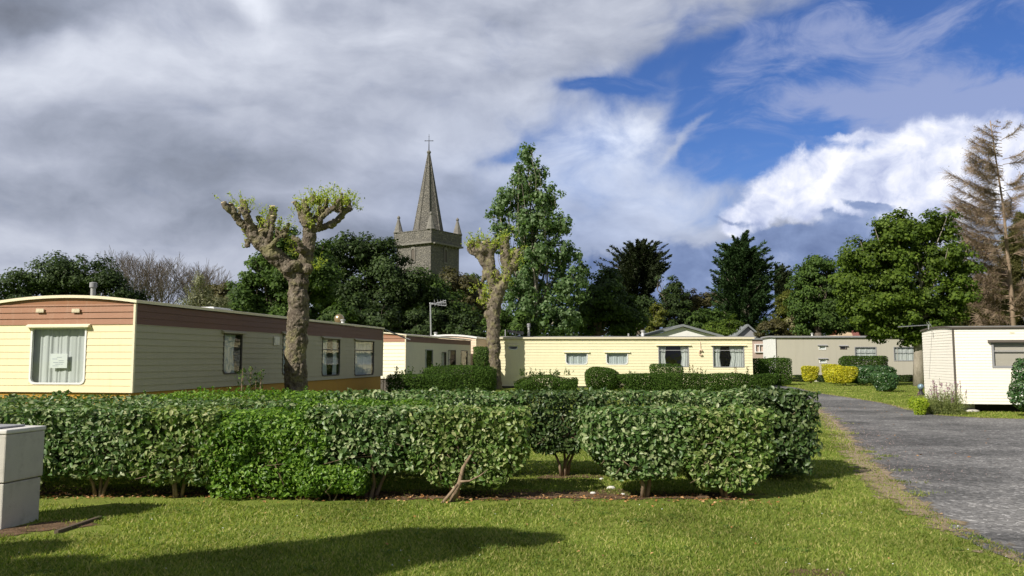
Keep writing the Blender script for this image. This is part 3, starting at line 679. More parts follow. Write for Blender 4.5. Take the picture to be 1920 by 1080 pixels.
# tufts and pebbles scattered on the verge, leaf litter under the hedge
def scatter_leaves(name, P, size, mat, label, cat, lift=.01):
    n = len(P); nr = rdir(n)*.45+np.array([0, 0, 1]); ax = np.cross(nr, rdir(n)); P3 = np.c_[P, rng.random(n)*lift+.012]
    me = leaf_mesh(name, P3, ax, nr, size*rng.uniform(.5, 1.2, n), .55, False, .25); tag(link(name, me, mat), label, cat, kind='stuff')
C = resample(g2([(-120, 930), (400, 932), (700, 936), (1230, 936), (1450, 942)]), 800)
scatter_leaves('leaf_litter', C+rng.normal(size=C.shape)*np.array([.1, .13]), .05, 'leaf_litter', 'brown fallen leaves along the foot of the front hedge', 'leaf litter')
def pebbles():
    n = 5200; i = rng.integers(70, 215, n); f = np.abs(rng.normal(size=n))*.16; P = La[i]+(Ra[i]-La[i])*f[:, None]*.6+rng.normal(size=(n, 2))*.10
    s = .004+.009*rng.random(n)**3; base = np.array([[1, 0, 0], [-.5, .8, 0], [-.5, -.8, 0], [0, 0, .8]]); a = rng.random(n)*6.28
    c, sn = np.cos(a), np.sin(a)
    V = np.zeros((n, 4, 3)); V[:, :, 0] = base[:, 0]*c[:, None]-base[:, 1]*sn[:, None]; V[:, :, 1] = base[:, 0]*sn[:, None]+base[:, 1]*c[:, None]; V[:, :, 2] = base[:, 2]
    V = V*s[:, None, None]+np.c_[P, np.full(n, .009)][:, None, :]
    T = np.array([[0, 1, 3], [1, 2, 3], [2, 0, 3]]); Fc = (T[None]+(np.arange(n)*4)[:, None, None]).reshape(-1, 3)
    tag(link('gravel', arr_mesh('gravel', V.reshape(-1, 3), Fc), 'pebble'), 'small grey stones scattered over the edge of the drive', 'gravel', kind='stuff')
M['pebble'] = foliage('grey_pebbles', [(.12, .12, .12), (.26, .25, .24), (.42, .40, .37)], .9, .0, .2, .1, 3)
pebbles()
def tufts():
    Ps = []; ix = rng.integers(70, 225, 46)
    for i in ix:
        c = La[i]+(Ra[i]-La[i])/np.linalg.norm(Ra[i]-La[i])*rng.uniform(-.1, .75); k = int(rng.uniform(25, 90)); s = rng.uniform(.03, .10)
        Ps.append(c+rng.normal(size=(k, 2))*np.array([s*1.5, s]))
    P = np.vstack(Ps); n = len(P); V = []
    th = rng.random(n)*6.28; d = np.stack([np.cos(th), np.sin(th)], 1)*.005; B = np.c_[P, np.full(n, .004)]; lean = rng.normal(size=(n, 2))*.025; h = rng.uniform(.015, .05, n); z = np.zeros(n)
    V = np.stack([B+np.c_[d, z], B-np.c_[d, z], B+np.c_[lean, h]], 1).reshape(-1, 3)
    tag(link('weeds', arr_mesh('weeds', V, np.arange(n*3).reshape(-1, 3)), 'grassblade'), 'tufts of weed growing out of the crumbling drive edge', 'weeds', kind='stuff')
tufts()
def lawn_bits():
    P = np.c_[rng.uniform(-5, 5, 70), rng.uniform(5.6, 9, 70)]; scatter_leaves('daisies', P, .022, 'paper', 'few small white daisies dotted over the lawn', 'daisies', .03)
    C_ = np.c_[rng.uniform(-5, 4.4, 60), rng.uniform(5.5, 9.0, 60)]; P = np.repeat(C_, 26, 0)+rng.normal(size=(60*26, 2))*rng.uniform(.02, .07, (60, 1)).repeat(26, 0)
    scatter_leaves('clover', P, .028, 'f_clover', 'darker patches of clover and plantain in the front lawn', 'clover', .02)
M['f_clover'] = foliage('clover_leaves', [(.06, .13, .02), (.10, .18, .03), (.15, .23, .05)], .6, .4, .2, .3, 3, 1.0)
lawn_bits()
P = np.c_[rng.uniform(-5, 4.5, 90), rng.uniform(5.6, 9, 90)]; scatter_leaves('fallen_leaves', P, .035, 'leaf_litter', 'single fallen brown leaves lying on the front lawn', 'fallen leaves', .02)
i_ = rng.integers(20, 200, 150); f_ = rng.random(150)[:, None]**1.5; scatter_leaves('drive_leaves', La[i_]*(1-f_)+Ra[i_]*f_, .06, 'leaf_litter', 'scattered dry leaves lying on the grey drive', 'fallen leaves', .01)

# ------------------------------------------------------------------ mobile homes
class Wall:
    """vertical wall strip in a home's local frame; u runs along the wall, outward normal n"""
    def __init__(s, root, o, d, n):
        s.root = root; s.o = Vector((o[0], o[1], 0)); s.d = Vector((d[0], d[1], 0)).normalized(); s.n = Vector((n[0], n[1], 0)).normalized()
        s.Mw = Matrix.Translation(root.location) @ Matrix.Rotation(root.rotation_euler.z, 4, 'Z')
    def uz(s, px, py):
        O = s.Mw @ s.o; D = s.Mw.to_3x3() @ s.d; N_ = s.Mw.to_3x3() @ s.n; r = Vector(ray(px, py)); E = Vector((0, 0, EYE))
        k = (O-E).dot(N_)/r.dot(N_); P = E+r*k; return (P-O).dot(D), P.z
    def p(s, u, z, off=0): q = s.o+s.d*u+s.n*off; return (q.x, q.y, z)
    def basis(s): return Matrix(((s.d.x, s.n.x, 0, s.o.x), (s.d.y, s.n.y, 0, s.o.y), (0, 0, 1, 0), (0, 0, 0, 1)))
def siding(mb, W, u0, u1, z0, z1, holes, pitch, prot, mi=0, rows=True):
    us = sorted({u0, u1, *[h[0] for h in holes], *[h[1] for h in holes]}); us = [u for u in us if u0 <= u <= u1]
    zs = sorted({z0, z1, *[h[2] for h in holes], *[h[3] for h in holes]}); zs = [z for z in zs if z0 <= z <= z1]
    for a, b in zip(us, us[1:]):
        for c, d in zip(zs, zs[1:]):
            mu, mz = (a+b)/2, (c+d)/2
            if any(h[0] < mu < h[1] and h[2] < mz < h[3] for h in holes): continue
            if not rows: mb.poly([W.p(a, c), W.p(b, c), W.p(b, d), W.p(a, d)], mi); continue
            i = math.floor((c-z0)/pitch+1e-6); z = c
            while z < d-1e-5:
                zl = z0+i*pitch; zh = zl+pitch; lo, hi = max(zl, c), min(zh, d)
                of = lambda q: prot*(1-(q-zl)/pitch)
                if hi-lo > 1e-5:
                    mb.poly([W.p(a, lo, of(lo)), W.p(b, lo, of(lo)), W.p(b, hi, of(hi)), W.p(a, hi, of(hi))], mi)
                    if lo == zl: mb.poly([W.p(a, lo, 0), W.p(b, lo, 0), W.p(b, lo, prot), W.p(a, lo, prot)], mi)
                z = hi; i += 1
def rr_outline(w, h, rb, rt=0.0, k=6):
    """outline from top-left clockwise in (u,z); rounded lower corners radius rb, upper rt"""
    P = []
    for cx, cz, r, a0 in ((w-rt, h-rt, rt, 90), (w-rb, rb, rb, 0), (rb, rb, rb, -90), (rt, h-rt, rt, 180)):
        if r < 1e-4: P.append((cx, cz)); continue
        for i in range(k+1):
            a = R(a0-90*i/k); P.append((cx+r*math.cos(a), cz+r*math.sin(a)))
    return P
def window(W, hole, fw=.035, rb=.0, frame='alu', hood=None, hoodw=.08, curtain=None, mullion=[], transoms=[], glass='glass', proud=.02, rt=0.0, label=None, curtain_mat='curtain', blind=None, wallmb=None, name='window', dark=True, sill=False):
    u0, u1, z0, z1 = hole; w, h = u1-u0, z1-z0; B = W.basis(); f = MB()
    out = rr_outline(w, h, rb, rt); inn = [(fw+(w-2*fw)*u/w, fw+(h-2*fw)*z/h) for u, z in out]; n = len(out)
    q = lambda uz, off: tuple(B @ Vector((u0+uz[0], off, z0+uz[1])))
    for i in range(n):
        j = (i+1) % n
        f.poly([q(out[i], proud), q(out[j], proud), q(inn[j], proud), q(inn[i], proud)])
        f.poly([q(out[i], -.02), q(out[j], -.02), q(out[j], proud), q(out[i], proud)])
        f.poly([q(inn[i], proud), q(inn[j], proud), q(inn[j], -.03), q(inn[i], -.03)])
    for x in mullion: f.box(u0+x*w-.012, u0+x*w+.012, -.01, proud-.004, z0+fw, z1-fw, X=B)
    for x in transoms: f.box(u0+fw, u1-fw, -.012, proud-.008, z0+x*h-.014, z0+x*h+.014, X=B)
    if sill: f.box(u0-.03, u1+.03, -.01, proud+.03, z0-.03, z0-.002, X=B)
    o = f.build(name, frame, W.root); tag(o, label)
    if wallmb is not None and rb > .01:
        for side in (0, 1):
            for zc, r in ((0, rb), (1, rt)):
                if r < .01: continue
                cx = r if side == 0 else w-r; cz = r if zc == 0 else h-r; co = ((0 if side == 0 else w), (0 if zc == 0 else h))
                for i in range(6):
                    a = math.pi/2*i/6; b = math.pi/2*(i+1)/6; sx = -1 if side == 0 else 1; sz = -1 if zc == 0 else 1
                    p1 = (cx+sx*r*math.cos(a), cz+sz*r*math.sin(a)); p2 = (cx+sx*r*math.cos(b), cz+sz*r*math.sin(b))
                    wallmb.poly([q(co, .003), q(p1, .003), q(p2, .003)], 0)
    g = MB(); pp = [q(p, -.005) for p in inn]
    if (Vector(pp[0])-Vector(pp[-1])).cross(Vector(pp[-2])-Vector(pp[-1])).dot(W.n)*-1 < 0 if False else sum(((Vector(pp[i]).cross(Vector(pp[(i+1) % n]))) for i in range(n)), Vector()).dot(W.n) < 0: pp = pp[::-1]
    g.poly(pp); g.build('pane', glass, o)
    if hood:
        hm = MB(); a, b = u0-hoodw, u1+hoodw; zt = z1+.07
        P1 = [(a, .0, zt), (b, .0, zt), (b, .09, zt-.05), (a, .09, zt-.05), (a, .09, zt-.075), (b, .09, zt-.075), (a, .0, zt-.075), (b, .0, zt-.075)]
        P1 = [tuple(B @ Vector(p)) for p in P1]
        for fc in ((0, 1, 2, 3), (3, 2, 5, 4), (4, 5, 7, 6), (0, 3, 4, 6), (1, 7, 5, 2)): hm.poly([P1[i] for i in fc])
        hm.build('rain_hood', hood, o)
    if curtain:
        for (ca, cb) in curtain:
            c = MB(); K = int(max(12, (cb-ca)*w/.018)); P0 = []
            ph = rng.uniform(0, 9)
            for i in range(K+1):
                t = i/K; uu = u0+(ca+(cb-ca)*t)*w; s_ = uu*52+ph+1.4*math.sin(uu*9+ph)
                P0.append((uu, -.09+.010*math.sin(s_+1.2*math.sin(uu*31))+.010*math.sin(uu*17+ph)))
            tz, bz = z1-.01, z0+.01
            gather = 0 if (cb-ca) > .9 else .12*(1 if ca > .3 else -1)
            for i in range(K):
                (a, ya), (b, yb) = P0[i], P0[i+1]; m_ = (ca+cb)/2*w+u0
                lvl = [(tz, 1), (z0+h*.45, 1-abs(gather)*1.3), (bz, 1)]
                for (za, sa), (zb, sb) in zip(lvl, lvl[1:]):
                    e = (u0 if ca < .3 else u1)
                    if (cb-ca) > .9: sa = sb = 1
                    X = lambda v, s2: e+(v-e)*s2
                    c.poly([tuple(B @ Vector(t3)) for t3 in ((X(a, sb), ya, zb), (X(b, sb), yb, zb), (X(b, sa), yb, za), (X(a, sa), ya, za))])
            c.build('curtain', curtain_mat, o, smooth=True)
    if blind:
        c = MB(); c.box(u0+.01, u1-.01, -.07, -.055, z0+.01, z1-.01, X=B); c.build('blind', blind, o)
    return o
def home(label, loc, rz, x0, x1, y0, y1, z0, z1, walls, roof, pitch=.13, prot=.014, band=None, corner='cream_trim', group='static caravans on the lawn', skirt=None, arch=.12, arch_axis='x', over=.06, fascia='cream_trim', thick=.07, name='static_caravan', roof_mat='roof_grey', corners=('fr',), back_mat='cream_shaded', front_fascia=None):
    """walls: dict side -> (material, band material, [window pixel/metre rects])"""
    t = thing(name, label, 'static caravan', loc, rz, group)
    sides = {'front': ((x0, y0), (1, 0), (0, -1), x1-x0), 'right': ((x1, y0), (0, 1), (1, 0), y1-y0), 'left': ((x0, y0), (0, 1), (-1, 0), y1-y0), 'back': ((x0, y1), (1, 0), (0, 1), x1-x0)}
    def az(u, L): f = 2*u/L-1; return arch*(1-f*f)
    for sd, (o, d, n, L) in sides.items():
        W = Wall(t, o, d, n); spec = walls.get(sd); mb = MB()
        if spec is None:
            mb.poly([W.p(0, z0), W.p(L, z0), W.p(L, z1+.01), W.p(0, z1+.01)]); mb.build('wall', back_mat, t); continue
        holes = []; ws = spec.get('windows', [])
        for w in ws:
            r = w['px']; (ua, za), (ub, zb) = W.uz(r[0], r[1]), W.uz(r[2], r[3])
            if 'z' in w: za, zb = w['z'][1], w['z'][0]
            holes.append((max(.02, min(ua, ub)), min(L-.02, max(ua, ub)), min(za, zb), max(za, zb)))
        zt = band[0] if band else z1; pr = spec.get('prot', prot)
        siding(mb, W, 0, L, z0, zt, [h for h in holes], pitch, pr, 0, spec.get('rows', True))
        for w, h in zip(ws, holes):
            kw = {k: v for k, v in w.items() if k not in ('px', 'z')}
            window(W, h, wallmb=mb if h[3] < zt else None, **kw)
        if not band and arch and ((arch_axis == 'x') == (sd in ('front', 'back'))):
            for i in range(16):
                a, b = L*i/16, L*(i+1)/16; mb.poly([W.p(a, z1, .002), W.p(b, z1, .002), W.p(b, z1+az(b, L)+.005, .002), W.p(a, z1+az(a, L)+.005, .002)])
        mb.build('wall', spec['mat'], t)
        if band:
            bb = MB(); siding(bb, W, 0, L, zt, z1, [h for h in holes if h[3] > zt], spec.get('bpitch', pitch), spec.get('bprot', prot*1.3))
            if arch and ((arch_axis == 'x') == (sd in ('front', 'back'))):
                for i in range(16):
                    a, b = L*i/16, L*(i+1)/16; bb.poly([W.p(a, z1, .002), W.p(b, z1, .002), W.p(b, z1+az(b, L)+.005, .002), W.p(a, z1+az(a, L)+.005, .002)])
            tag(bb.build('upper_band', spec.get('band', 'brown'), t))
    # roof: arched slab
    rm = MB(); K = 16; X0, X1, Y0, Y1 = x0-over, x1+over, y0-over, y1+over
    A0, A1 = (X0, X1) if arch_axis == 'x' else (Y0, Y1); prof = []
    for i in range(K+1):
        f = i/K; prof.append((A0+(A1-A0)*f, z1+.012+arch*(1-(2*f-1)**2)))
    G = (lambda a, b, z: (a, b, z)) if arch_axis == 'x' else (lambda a, b, z: (b, a, z))
    B0, B1 = (Y0, Y1) if arch_axis == 'x' else (X0, X1)
    for (a, za), (b, zb) in zip(prof, prof[1:]):
        rm.poly([G(a, B0, za+thick), G(b, B0, zb+thick), G(b, B1, zb+thick), G(a, B1, za+thick)], 0)
        rm.poly([G(a, B0, za), G(b, B0, zb), G(b, B1, zb), G(a, B1, za)], 1)
        for Bq in (B0, B1): rm.poly([G(a, Bq, za), G(b, Bq, zb), G(b, Bq, zb+thick), G(a, Bq, za+thick)], 2)
    for a, z in (prof[0], prof[-1]): rm.poly([G(a, B0, z), G(a, B1, z), G(a, B1, z+thick), G(a, B0, z+thick)], 1)
    rm.build('roof', [roof_mat, fascia, front_fascia or fascia], t)
    cm = {'fr': (x1, y0), 'fl': (x0, y0), 'br': (x1, y1), 'bl': (x0, y1)}
    for cc in corners:
        c = MB(); cx, cy = cm[cc]; c.box(cx-.022, cx+.022, cy-.022, cy+.022, z0, z1+.008); c.build('corner_trim', corner, t)
    if skirt:
        s = MB(); s.box(x0+.04, x1-.04, y0+.04, y1-.04, -.02, z0-.006); s.build('skirting', skirt, t)
    else:
        for i in range(int((x1-x0)/2.4)+1):
            for yy in (y0+.45, y1-.45):
                s = MB(); xx = min(x0+.4+i*2.4, x1-.4); s.box(xx-.2, xx+.2, yy-.15, yy+.15, -.02, z0-.004); s.build('block_pier', 'concrete', t)
    fl = MB(); fl.box(x0+.03, x1-.03, y0+.03, y1-.03, z0-.001, z0+.05); fl.box(x0+.2, x1-.2, y0+.2, y1-.2, z1-.06, z1-.02)
    fl.build('floor', 'interior', t)
    iw = MB(); d_ = 1.5
    iw.box(x0+d_ if (x1-x0) > 5 else x0+.1, x1-(d_ if (x1-x0) > 2*d_+.5 and (x1-x0) < 5 else .1), y1-.12, y1-.08, z0+.06, z1-.07); iw.build('inner_wall', 'interior', t)
    return t
def flue(parent, p, h, r, cap=True, mat='zinc', name='flue_pipe', collar=.0):
    m = MB(); m.lathe([(r*1.25, -.08), (r*1.25, .04), (r, .05), (r, h*.78), (r*1.02, h*.78)], 14, p)
    o = m.build(name, mat, parent)
    if cap:
        c = MB(); c.lathe([(r*1.05, h*.74), (r*1.45, h*.76), (r*1.5, h*.79), (r*1.5, h), (r*1.1, h+.01)], 14, p); c.build('cowl', 'zinc' if mat != 'zinc' else 'grey_trim', o)
    return o
def loc_of(root, w):  # world -> local
    return (Matrix.Translation(root.location) @ Matrix.Rotation(root.rotation_euler.z, 4, 'Z')).inverted() @ Vector(w)

# --- the cream and brown caravan nearest on the left
D0 = 15.5; c0 = at(250, 671, D0)
H1 = home('large cream and brown caravan at left, paper notice in its end window', (c0.x, c0.y, 0), -R(9.8), -3.1, 0, 0, 14.6, .93, 2.65,
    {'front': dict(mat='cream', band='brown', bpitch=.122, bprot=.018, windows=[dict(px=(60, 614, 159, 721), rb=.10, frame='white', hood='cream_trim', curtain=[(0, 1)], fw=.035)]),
     'right': dict(mat='cream_shaded', prot=.014, band='brown_shaded', windows=[
        dict(px=(419, 624, 452, 701), rb=.12, frame='dark_trim', hood='cream_shaded', hoodw=.10, curtain=[(0, .8)], curtain_mat='curtain_cool'),
        dict(px=(530, 626, 568, 702), rb=.12, frame='dark_trim', hood='cream_shaded', curtain=[(0, 1)], curtain_mat='curtain_cool'),
        dict(px=(604, 634, 636, 704), rb=.12, frame='dark_trim', hood='cream_shaded', curtain=[(0, .45), (.72, 1)], curtain_mat='curtain_cool', transoms=[.7]),
        dict(px=(665, 638, 700, 703), rb=.12, frame='dark_trim', hood='cream_shaded', curtain=[(0, 1)], curtain_mat='curtain_cool', transoms=[.72])])},
    None, pitch=.131, prot=.009, band=(2.25,), skirt='orange', arch=.115, fascia='cream_trim', thick=.055, corners=('fr', 'br'), front_fascia='cream_trim')
Wf = Wall(H1, (-3.1, 0), (1, 0), (0, -1)); Wr = Wall(H1, (0, 0), (0, 1), (1, 0))
for px in (78, 145):
    u, z = Wf.uz(px, 583); v = MB(); B = Wf.basis()
    for k in range(3): v.box(u-.085, u+.085, .03, .052, z-.03+k*.026, z-.012+k*.026, X=B)
    v.build('vent_grille', 'cream_trim', H1)
u, z = Wr.uz(517, 639); v = MB(); v.box(u-.16, u+.16, .0, .035, z-.11, z+.11, X=Wr.basis()); v.box(u-.12, u+.12, .036, .045, z-.07, z+.07, X=Wr.basis()); v.build('gas_vent', 'alu', H1)
u0_, z0_ = Wf.uz(92, 690); u1_, z1_ = Wf.uz(125, 663)
nt = MB(); B = Wf.basis(); nt.box(u0_, u1_, -.028, -.022, z0_, z1_, X=B); note = nt.build('paper_notice', 'paper', None)
note.matrix_world = Wf.Mw; tag(note, 'white handwritten paper notice stuck inside the caravan window with net curtains', 'notice')
ik = MB()
for k, (a, b) in enumerate([(.38, .68), (.12, .42), (.5, .8), (.18, .85), (.3, .75), (.15, .5)]):
    zz = z1_-(z1_-z0_)*(.25+.12*k); x = a; ik = MB()
    while x < b:
        l = .3; ik.box(u0_+(u1_-u0_)*x, u0_+(u1_-u0_)*min(b, x+l), -.0215, -.0205, zz-.005, zz+.003, X=B); x += l+.03
    ik.build('handwriting_line', 'ink', note)

p = loc_of(H1, at(174, 556, 16.2)); flue(H1, (p.x, p.y, 2.72), .40, .048)
p = loc_of(H1, at(470, 590, 19.5)); hv = MB(); hv.box(-1.05, -.5, p.y-.4, p.y+.5, 2.72, 2.80); hv.box(-1.0, -.55, p.y-.35, p.y+.45, 2.80, 2.83); hv.build('roof_vent', 'white', H1)
p = loc_of(H1, at(657, 606, 26.5)); q = (-.35, 11.2, 2.70)
bl = MB(); bl.lathe([(.03, -.05), (.03, .02), (.09, .05), (.15, .12), (.165, .19), (.15, .27), (.09, .33), (.01, .36)], 18, q); bl.build('turbine_vent', 'gold', H1, smooth=True)
flue(H1, (-.14, 11.0, 2.66), .2, .055, True, 'white')
st = MB(); st.tube([(.05, 14.62, 2.66), (.55, 15.6, 2.36)], .03, 6); st.tube([(.52, 15.6, 2.36), (.75, 15.65, 2.30)], .02, 5); st.build('roof_stay', 'grey_trim', H1)

# --- second cream/brown caravan behind it
c1 = at(760, 671, 33)
H2 = home('cream caravan with reddish brown band, seen between the two bare pollards', (c1.x, c1.y, 0), -R(13.7), -3.1, 0, 0, 9.3, .75, 2.49,
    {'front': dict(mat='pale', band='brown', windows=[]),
     'right': dict(mat='pale_shaded', band='brown_shaded', windows=[dict(px=(797, 655, 811, 690), rb=.08, frame='grey_trim', curtain=[(0, .5)], curtain_mat='curtain_cool'),
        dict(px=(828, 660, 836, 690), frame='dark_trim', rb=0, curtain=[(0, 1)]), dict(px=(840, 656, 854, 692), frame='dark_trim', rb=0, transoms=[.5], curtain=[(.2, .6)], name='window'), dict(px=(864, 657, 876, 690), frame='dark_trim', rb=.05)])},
    None, pitch=.15, prot=.016, band=(2.26,), skirt='dark_trim', arch=.13, thick=.05, corners=('fr', 'br'), fascia='cream_trim')
# --- peach caravan behind
c2 = at(892, 671, 43)
H3 = home('small peach caravan with rounded white roof edge behind the second pollard', (c2.x, c2.y, 0), -R(10), -2.95, 0, 0, 7, .6, 2.62,
    {'front': dict(mat='peach', windows=[]), 'right': dict(mat='peach_shaded', windows=[dict(px=(898, 655, 905, 672), frame='grey_trim')])},
    None, pitch=.15, arch=.14, thick=.09, fascia='white', roof_mat='white', corners=('fr',), skirt='dark_trim')
# --- pale yellow long caravan
cy0 = at(932, 671, 43); cy1 = at(1411, 671, 43); LY = cy1.x-cy0.x
cw = lambda a, b, c, d, **k: dict(px=(a, b, c, d), **k)
H4 = home('long pale yellow caravan in full sun behind the low hedges, four curtained windows along it', (cy0.x, 43, 0), 0, 0, LY, 0, 3.1, .10, 2.60,
    {'front': dict(mat='yellow', windows=[
        cw(953, 648, 971, 656, rb=.14, frame='white', hood='yellow', hoodw=.05, fw=.05),
        cw(1060, 661, 1102, 684, rb=.18, frame='white', hood='yellow', hoodw=.1, curtain=[(0, 1)], fw=.05, curtain_mat='curtain_cool'),
        cw(1136, 661, 1178, 684, rb=.18, frame='white', hood='yellow', hoodw=.1, curtain=[(0, 1)], fw=.05, curtain_mat='curtain_cool'),
        cw(1234, 648, 1292, 688, frame='grey_trim', hood='yellow', hoodw=.12, curtain=[(.02, .27), (.73, .98)], transoms=[.78], fw=.045),
        cw(1336, 648, 1396, 689, frame='grey_trim', hood='yellow', hoodw=.12, curtain=[(.04, .27), (.53, .99)], transoms=[.78], fw=.045)])},
    None, pitch=.15, prot=.014, arch=.09, arch_axis='y', thick=.09, over=.10, fascia='cream_trim', corners=(), skirt='dark_trim', back_mat='yellow')
WY = Wall(H4, (0, 0), (1, 0), (0, -1))
flue(H4, (at(992, 671, 44).x-cy0.x, 1.6, 2.72), .78, .065)
flue(H4, (at(1211, 671, 44).x-cy0.x, 1.9, 2.72), .42, .08, True, 'white')
flue(H4, (at(1182, 671, 44).x-cy0.x, 1.6, 2.72), .30, .05, False)
for z_ in (643, 703):
    u, z = WY.uz(1100, z_); s = MB(); s.box(.02, LY-.02, .0, .019, z-.012, z+.012, X=WY.basis()); s.build('seam_strip', 'yellow', H4)
u, z = WY.uz(1313, 658); orn = MB(); B = WY.basis()
for k in range(9):
    a = k*.7; orn.lathe([(.01, -.05), (.05, -.02), (.055, .02), (.01, .06)], 8, tuple(B @ Vector((u+.07*math.cos(a), .05, z+.09*math.sin(a)-.02*k))))
orn.tube([B @ Vector((u, .03, z+.5)), B @ Vector((u+.01, .04, z+.2)), B @ Vector((u, .05, z))], .012, 5)
oo = orn.build('wall_ornament', 'buff', None, smooth=True); oo.location = H4.location; tag(oo, 'small shell like ornament hanging on the yellow wall between the two open curtained windows', 'wall ornament')
# --- grey caravan
cg = at(1456, 671, 54)
H5 = home('putty grey caravan with a flat grey roof beyond the drive, behind the golden bushes', (cg.x, 54, 0), R(-2), 0, 12.2, 0, 3.2, .46, 2.95,
    {'front': dict(mat='grey_paint', rows=False, windows=[
        cw(1535, 648, 1549, 656, frame='white', hood='grey_trim', hoodw=.08, blind='white', fw=.05), cw(1575, 649, 1588, 655, frame='dark_trim', hood='grey_trim', hoodw=.08, fw=.04),
        cw(1536, 673, 1550, 681, frame='white', hood='grey_trim', hoodw=.08, blind='white', fw=.05),
        cw(1602, 650, 1644, 676, frame='grey_trim', curtain=[(0, 1)], transoms=[.62], fw=.05), cw(1675, 650, 1720, 677, frame='grey_trim', curtain=[(0, 1)], transoms=[.62], fw=.05)]),
     'left': dict(mat='white', rows=False)},
    None, arch=.05, arch_axis='y', thick=.10, over=.12, fascia='grey_trim', corner='dark_trim', corners=('fl',), skirt=None, back_mat='grey_paint')
W5 = Wall(H5, (0, 0), (1, 0), (0, -1)); 
for xx in (1.25, 4.6, 8.0): s = MB(); s.box(xx-.012, xx+.012, 0, .006, .47, 2.94, X=W5.basis()); s.build('panel_joint', 'grey_paint', H5)
flue(H5, (at(1524, 671, 55).x-cg.x, 1.2, 3.0), .30, .06, True, 'white')
# --- ivory caravan on the right
cr_ = at(1789, 671, 24)
H6 = home('ivory white caravan at the right edge, tan blind closed in its window', (cr_.x, 24, 0), -R(11.5), 0, 8.5, 0, 3.05, .24, 2.46,
    {'front': dict(mat='white_wall', windows=[cw(1858, 642, 1960, 690, frame='grey_trim', hood='dark_trim', hoodw=.09, blind='tan', transoms=[.66], fw=.06)]),
     'left': dict(mat='white_wall', windows=[])},
    None, pitch=.086, prot=.010, arch=.07, arch_axis='y', thick=.05, over=.05, fascia='dark_trim', corner='dark_trim', corners=('fl',), skirt=None, back_mat='white_wall')
W6 = Wall(H6, (0, 0), (1, 0), (0, -1)); u, z = W6.uz(1897, 624); s = MB()
for k in range(2): s.box(u-.06, u+.07, .0, .016, z-.02+k*.03, z-.008+k*.03, X=W6.basis())
s.build('vent_grille', 'cream_trim', H6)
s = MB(); s.box(.3, 8.4, .5, 2.6, -.01, .235); s.build('underfloor_shade', 'black', H6)  # black box painting the dark shade beneath the floor
# aerial lying on its roof
p0 = loc_of(H6, at(1738, 614, 25.8)); ae = MB(); base = at(1741, 612, 25.6)
A_ = thing('aerial', 'thin television aerial boom sticking out over the roof corner of the ivory caravan', 'aerial', (base.x, base.y, base.z-.1))
m = MB(); m.tube([base-Vector((0, 0, .1)), base+Vector((0, 0, .06))], .018, 6); m.build('mast', 'alu', A_, world=True)
m = MB(); b2 = at(1684, 613, 25.0); b1 = at(1745, 609, 25.8); m.tube([b1, b2], .012, 5)
m.build('boom', 'alu', A_, world=True)
m = MB()
for f, l in ((.02, .22), (.08, .16)):
    c = b1.lerp(b2, f); m.tube([c+Vector((-.05, 0, l*.5)), c+Vector((.05, 0, -l*.25))], .008, 4)
m.build('element', 'alu', A_, world=True)

# TV antenna on a mast
ab = at(808, 627, 43.6)
A2 = thing('television_antenna', 'television antenna on a thin pale mast above the roof of the peach caravan', 'antenna', (ab.x, ab.y, ab.z-.06))
at_top = at(807, 567, 43.6)
m = MB(); m.tube([ab-Vector((0, 0, .06)), at_top], .045, 8); m.build('mast', 'alu', A2, world=True)
k = 43.6/F; m = MB()
for z1__, z2__ in ((-7, -3), (-1, 1), (2, 7)):
    m.tube([at_top+Vector((0, 0, -3*k+z1__*.2*k)), at_top+Vector((29*k, .1, z2__*-1*k+1*k))], .02, 5)
m.tube([at_top+Vector((-2*k, 0, -2*k)), at_top+Vector((6*k, 0, -2*k))], .035, 5)
m.build('boom', 'alu', A2, world=True); m = MB()
for xx in (8, 14, 20, 25, 29): m.tube([at_top+Vector((xx*k, -.25, 4*k)), at_top+Vector((xx*k, .25, -6*k))], .013, 4)
m.build('element', 'alu', A2, world=True)
fp = at(811, 627, 43.4); fl_ = MB(); lp = loc_of(H3, (fp.x, 43.4, 2.72)); flue(H3, (min(lp.x, -.2), .6, 2.78), .22, .07, True, 'white')

# dark lamp / aerial clutter on the yellow caravan's left end
cl = at(915, 632, 44); CL = thing('roof_aerial', 'dark folded aerial lying on the roof edge beside the second pollard', 'aerial', (cl.x+1.0, 44.2, 2.74))
m = MB(); a = Vector((cl.x+.95, 44.2, 2.74)); m.tube([a, a+Vector((0, 0, .42))], .03, 6); m.build('mast', 'grey_trim', CL, world=True)
m = MB()
for j in range(4): m.tube([a+Vector((.12, 0, .38-.03*j)), a+Vector((1.0, .2, .30-.05*j))], .018, 5)
m.build('element', 'iron', CL, world=True)

